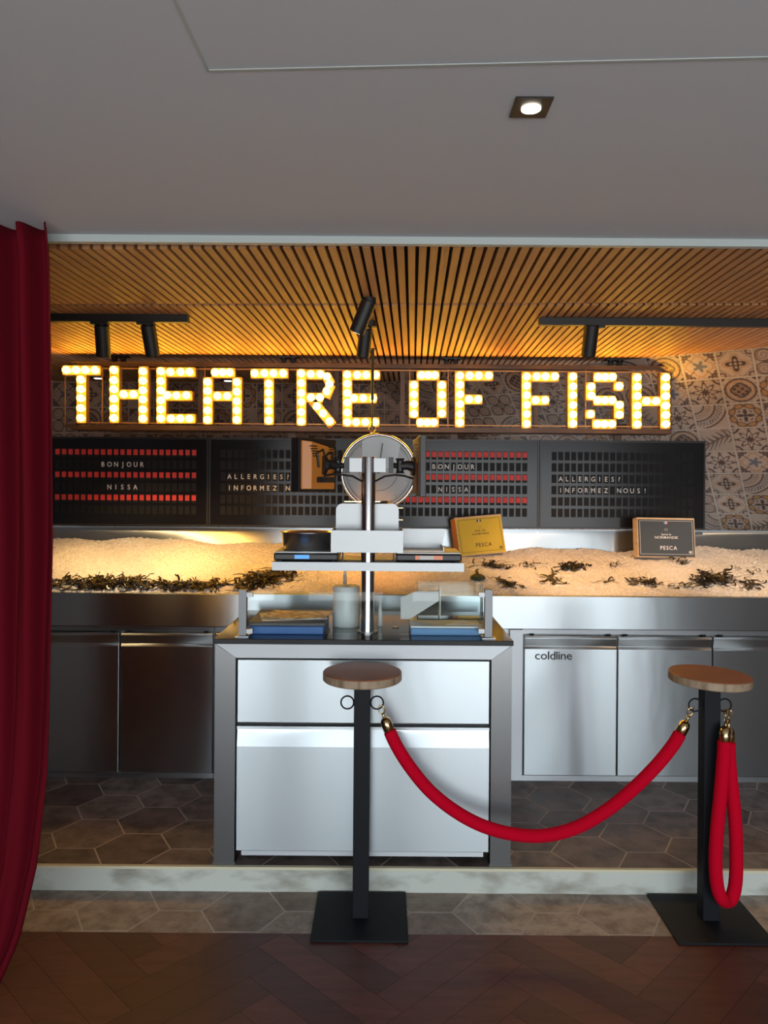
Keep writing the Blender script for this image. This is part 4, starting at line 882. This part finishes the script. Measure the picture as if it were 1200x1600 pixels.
bm = nb(); P = [(W(626, 935, ya + 0.12).x, W(626, 935, ya + 0.12).z), (W(626, 985, ya + 0.12).x, zz + 0.003), (W(640, 985, ya + 0.12).x, zz + 0.003), (W(686, 940, ya + 0.12).x, W(686, 940, ya + 0.12).z), (W(686, 925, ya + 0.12).x, W(686, 925, ya + 0.12).z), (W(650, 925, ya + 0.12).x, W(650, 925, ya + 0.12).z)]
prism(bm, P, ya + 0.14, ya + 0.142); tag(obj('reflection_panel', bm, 'paper'), 'added white angular shape imitating a reflection in the clear acrylic box', 'paper')  # white reflection of the acrylic, built as an added shape

# ================================================================== CRATES, SHELL, SEAWEED ON THE ICE
def crate(cpx, cpy, yd, wd, hg, dp, rz, rx_, roll, label, lm, tm_, side):
    yd = on_ice(cpx, yd).y - 0.035; k_ = yd / 4.42; wd *= k_; hg *= k_
    c = W(cpx, cpy, yd); t = thing('oyster_crate', label, 'crate', (c.x, yd, c.z - hg / 2), 'wooden oyster crates on the ice')
    mt = Matrix.Translation(c) @ Matrix.Rotation(rz, 4, 'Z') @ Matrix.Rotation(rx_, 4, 'X') @ Matrix.Rotation(roll, 4, 'Y')
    th = 0.006
    for (a_, b_, c_, d_, e1, f1, nm, mm) in ((-wd/2, wd/2, 0, th, -hg/2, hg/2, 'lid', 'pine'), (-wd/2, wd/2, dp-th, dp, -hg/2, hg/2, 'bottom', 'pine'), (-wd/2, wd/2, th, dp-th, hg/2-th, hg/2, 'side', 'pine'), (-wd/2, wd/2, th, dp-th, -hg/2, -hg/2+th, 'side', 'pine'), (-wd/2, -wd/2+th, th, dp-th, -hg/2+th, hg/2-th, 'side', side), (wd/2-th, wd/2, th, dp-th, -hg/2+th, hg/2-th, 'side', 'pine')):
        bm = nb(); box(bm, a_, b_, c_, d_, e1, f1, mt); obj(nm, bm, mm, t)
    bm = nb(); m_ = 0.005; box(bm, -wd/2+m_, wd/2-m_, -0.0015, 0, -hg/2+m_, hg/2-m_*2.2, mt); lb = obj('label', bm, lm, t)
    F_ = mt @ Matrix.Translation((0, -0.0025, 0)) @ Matrix.Rotation(R(90), 4, 'X'); bm = nb()
    tr = lambda x, z: mt @ Matrix.Translation((x, -0.0022, z)) @ Matrix.Rotation(R(90), 4, 'X')
    b_ = 0.0008; fx, fz = wd/2-0.016, hg/2-0.02
    for (p0, p1, q0, q1) in ((-fx, fx, fz-b_, fz+b_), (-fx, fx, -fz-b_, -fz+b_), (-fx-b_, -fx+b_, -fz, fz), (fx-b_, fx+b_, -fz, fz)): box(bm, p0, p1, -0.0025, -0.0015, q0, q1, mt)
    obj('border_line', bm, tm_, lb)
    rows = (('Spécial de', 0.016, 0.020, 0, 1, 0.05), ('NORMANDIE', 0.022, 0.001, 0, 1.1, 0.1), ('PESCA', 0.034, -0.063, 0.012, 0.95, 0.16)) if tm_ == 'white_text' else (('FINE DE', 0.016, 0.028, 0, 1, 0.22), ('NORMANDIE', 0.016, 0.008, 0, 1, 0.22), ('PESCA', 0.034, -0.060, 0.012, 0.95, 0.16))
    for (w_, sz, z_, x_, sx_, gp) in rows:
        bm = nb(); text(bm, w_, sz, tr(x_, z_), sx=sx_, gap=gp); obj('lettering', bm, tm_, lb)
    bm = nb()
    s_ = [tr(0, 0.048) @ Vector((0.011 * math.cos(R(a)), 0.006 * math.sin(R(a)), 0)) for a in range(20, 350, 20)]; tube(bm, s_, 0.0007, 4)
    s_ = [tr(wd/2-0.032, -hg/2+0.034) @ Vector((0.010 * math.cos(R(a)), 0.008 * math.sin(R(a)), 0)) for a in range(0, 360, 24)]; tube(bm, s_, 0.0012, 4, closed=True)
    box(bm, wd/2-0.037, wd/2-0.027, -0.0025, -0.0015, -hg/2+0.030, -hg/2+0.038, mt)
    obj('emblem', bm, tm_, lb)
    for k, cc in enumerate(('dark_text' if tm_ != 'white_text' else 'lightblue', 'paper', 'red_flap' if tm_ == 'white_text' else 'dark_text')):
        bm = nb(); box(bm, -0.0135 + 0.009 * k, -0.0045 + 0.009 * k, -0.003, -0.0015, hg/2-0.038, hg/2-0.024, mt); obj('flag_stripe', bm, cc, lb)
    return t
crate(751, 836, 866, 0.285, 0.225, 0.085, R(14), R(-12), R(-4.5), 'wooden oyster crate with yellow label leaning on the ice', 'yellow_label', 'dark_text', 'pine_orange')
crate(1041, 840, 871, 0.335, 0.228, 0.075, R(2), R(-8), R(0.6), 'wooden oyster crate with slate grey label at the right on the ice', 'slate_label', 'white_text', 'pine')
c = on_ice(747, 905); bm = nb(); lathe(bm, [(0.001, -0.018), (0.03, -0.012), (0.044, 0.0), (0.038, 0.012), (0.020, 0.021), (0.001, 0.024)], c.x, c.y, c.z + 0.006, 14)
rr = random.Random(3)
for v_ in bm.verts: v_.co += Vector((rr.uniform(-1, 1), rr.uniform(-1, 1), rr.uniform(-1, 1))) * 0.0035
tag(obj('sea_urchin', bm, 'urchin'), 'small dark green rounded shell on the ice right of the pole', 'shell')
def weed(cpx, cpy, wx, wy, nst, seed, label, name='seaweed_clump', ln=0.05, up=0.02, drift=0.0, fr=1.0):
    rr = random.Random(seed); bm = nb()
    for _ in range(int(nst * 0.8)):
        px = cpx + rr.gauss(0, wx / 2.2); px = min(cpx + wx, max(cpx - wx, px)); py = cpy + rr.gauss(0, wy / 2.2) + drift * (px - cpx)
        py = min(py, 929); p = on_ice(px, py); a_ = rr.choice((0, math.pi)) + rr.gauss(0, 0.7); z = rr.uniform(0.002, up); P = []; cur = rr.gauss(0, 0.5); n_ = rr.randint(5, 9); stp = ln * rr.uniform(0.5, 1.3) / n_ * 2
        zz = z
        for k in range(n_):
            P.append(Vector((p.x, p.y, max(ice_z(p.x, p.y) + 0.003, ice_z(p.x, p.y) + zz))))
            a_ += cur + rr.gauss(0, 0.35); p = p + Vector((math.cos(a_) * stp, math.sin(a_) * stp * 0.8, 0)); p.y = max(YF + 0.035, min(YK - 0.03, p.y)); zz = max(0.002, zz + rr.gauss(0, 0.005))
        r0 = rr.uniform(0.0035, 0.009) * fr
        tube(bm, P, [r0 * (0.45 + rr.uniform(0.5, 1.1) * math.sin(math.pi * (k + 0.5) / n_)) * 0.85 for k in range(n_)], 5, flat=0.3)
    return tag(obj(name, bm, 'weed'), label, 'seaweed', 'dark seaweed on the ice')
weed(165, 915, 80, 5, 300, 1, 'thick dark seaweed heap along the front edge beside the curtain', up=0.03)
weed(300, 917, 75, 4, 170, 2, 'dark seaweed trail along the front edge between the curtain and the console')
weed(408, 909, 32, 7, 190, 3, 'dark seaweed mass behind the left post of the glass guard', drift=-0.28, up=0.035, ln=0.06)
weed(447, 900, 22, 4, 40, 4, 'wispy seaweed strands below the left end of the cross shelf', drift=0.2)
weed(768, 886, 24, 5, 45, 5, 'seaweed clump on the ice just below the yellow crate', drift=0.12)
weed(795, 914, 17, 4, 28, 6, 'small seaweed tuft near the right post of the glass guard', drift=0.1)
weed(822, 886, 20, 3, 18, 7, 'thin seaweed strand right of the clump below the yellow crate', fr=0.7)
weed(893, 888, 22, 4, 75, 8, 'dense flat seaweed clump between the two crates', ln=0.04)
weed(864, 906, 8, 8, 22, 9, 'curled seaweed sprig below and left of the dense flat clump')
weed(949, 910, 10, 2, 10, 10, 'tiny brown seaweed scrap midway between the crates near the front', fr=0.6)
weed(965, 886, 7, 4, 9, 11, 'tiny seaweed scrap left of the grey crate', fr=0.6)
weed(1008, 913, 20, 4, 30, 12, 'seaweed tuft on the front ice below the grey crate', drift=0.12)
weed(1068, 879, 16, 2, 14, 13, 'thin dark seaweed strand right under the grey crate', fr=0.8)
weed(1110, 909, 28, 7, 150, 14, 'large spiky seaweed heap at the right of the ice', up=0.04, ln=0.05)
weed(1082, 918, 26, 2, 14, 15, 'thin trailing strands left of the large spiky heap', fr=0.7)
weed(1176, 915, 13, 7, 24, 16, 'ring shaped seaweed tuft near the right edge of the picture')
weed(1186, 897, 18, 2, 10, 17, 'thin seaweed strand above the ring shaped tuft', fr=0.6)
weed(1147, 889, 6, 4, 6, 18, 'faint seaweed scrap above the large spiky heap', fr=0.5)

# ================================================================== ROPE POSTS AND ROPES
def rope_post(px, label, tilt, rotz=0):
    Yp = 2.945; b = W(px, 1433, Yp); c = Vector((b.x, Yp, 0))
    t = thing('rope_post', label, 'rope post', c, 'black rope posts with round wooden tops')
    mt = Matrix.Translation(c) @ Matrix.Rotation(rotz, 4, 'Z')
    bm = nb(); box(bm, -0.178, 0.178, -0.172, 0.165, 0.0005, 0.009, mt); obj('base_plate', bm, 'black_metal', t, bevel=0.002)
    bm = nb(); box(bm, -0.0305, 0.0305, -0.0305, 0.0305, 0.009, 0.907, mt); obj('column', bm, 'black_metal', t, bevel=0.002)
    td = Matrix.Translation(c + Vector((0.0, 0, 0.908))) @ Matrix.Rotation(tilt, 4, 'Y')
    bm = nb(); r = 0.151
    prof_ = [(r - 0.004, 0.0), (r, 0.004), (r, 0.030)]; lathe(bm, [(0.001, 0)] + prof_, 0, 0, 0, 56, mt=td)
    d = obj('disc', bm, 'wood_edge', t)
    # top face in its own stained colour
    bm = nb(); lathe(bm, [(r, 0.030), (r - 0.003, 0.034), (0.001, 0.034)], 0, 0, 0, 56, mt=td); tag(obj('top_face', bm, 'wood_top', d), 'reddish stained top')
    for sx in (-1, 1):
        bm = nb(); torus(bm, c + Vector((sx * 0.0565, -0.005, 0.822)), 0.0245, 0.0032, 'Y', 28, 8); tube(bm, [c + Vector((sx * 0.030, -0.005, 0.822)), c + Vector((sx * 0.034, -0.005, 0.822))], 0.005, 8); obj('ring', bm, 'black_metal', t, smooth=True)
    return c
pc1 = rope_post(563.5, 'black rope post with round wooden top in front of the console', 0)
pc2 = rope_post(1106, 'black rope post with slightly tilted round wooden top at the right', R(2.2))
def rope(name, pts, rings, label):
    P = [Vector(p) for p in pts]; t = thing('velvet_rope', label, 'rope', P[len(P) // 2], 'red velvet ropes')
    # smooth with Catmull-Rom
    Q = []
    for i in range(len(P) - 1):
        p0, p1, p2, p3 = P[max(i - 1, 0)], P[i], P[i + 1], P[min(i + 2, len(P) - 1)]
        for k in range(8):
            u = k / 8; Q.append(0.5 * ((2 * p1) + (-p0 + p2) * u + (2 * p0 - 5 * p1 + 4 * p2 - p3) * u * u + (-p0 + 3 * p1 - 3 * p2 + p3) * u ** 3))
    Q.append(P[-1]); bm = nb(); tube(bm, Q, 0.0245, 18); obj('rope', bm, 'velvet', t, smooth=True)
    for end, nxt, rg in ((Q[0], Q[1], rings[0]), (Q[-1], Q[-2], rings[1])):
        d = (end - nxt).normalized(); rg = Vector(rg); d = ((rg - end).normalized() * 0.5 + d * 0.5).normalized(); bm = nb()
        tube(bm, [end - d * 0.01, end + d * 0.034, end + d * 0.048, end + d * 0.055, end + d * 0.057], [0.0215, 0.0215, 0.018, 0.010, 0.003], 24); cp = obj('end_cap', bm, 'brass', t, smooth=True)
        bm = nb(); s_ = end + d * 0.055; m_ = (s_ + rg) / 2; tube(bm, [s_, s_ + (rg - s_) * 0.45], 0.0055, 10)
        u_ = (rg - s_).normalized(); v_ = Vector((0, 1, 0)).cross(u_).normalized(); cc = rg - u_ * 0.010
        lp = [cc + (u_ * math.cos(a) * 1.4 + v_ * math.sin(a)) * 0.0115 for a in [2 * math.pi * k / 16 for k in range(16)]]
        tube(bm, lp, 0.0028, 8, closed=True); obj('snap_hook', bm, 'brass', cp, smooth=True)
Y1 = 2.935
pts = [W(px, py, Y1 - 0.03 * math.sin(math.pi * k / 12)) for k, (px, py) in enumerate(((609, 1143), (620, 1166), (641, 1199), (672, 1236), (712, 1268), (756, 1291), (806, 1304), (856, 1305), (905, 1291), (951, 1264), (991, 1231), (1026, 1196), (1051, 1165), (1062, 1147)))]
rope('velvet_rope', pts, (pc1 + Vector((0.072, -0.005, 0.805)), pc2 + Vector((-0.070, -0.005, 0.806))), 'red velvet rope sagging between the two black rope posts')
Y2 = 2.86
q = [(1132, 1158), (1130, 1190), (1126, 1240), (1121, 1290), (1118, 1340), (1120, 1380), (1127, 1403), (1134, 1408), (1142, 1400), (1147, 1375), (1148, 1330), (1146, 1280), (1141, 1230), (1137, 1190), (1136, 1160)]
P2 = [W(px, py, Y2 + (0 if k < 7 else 0.035)) + Vector((0.006 if k > 6 else 0, 0, 0)) for k, (px, py) in enumerate(q)]
rg = pc2 + Vector((0.062, -0.008, 0.80))
rope('velvet_rope', P2, (rg, rg + Vector((0.012, 0, 0))), 'red velvet rope hanging folded in a loop from the right post')
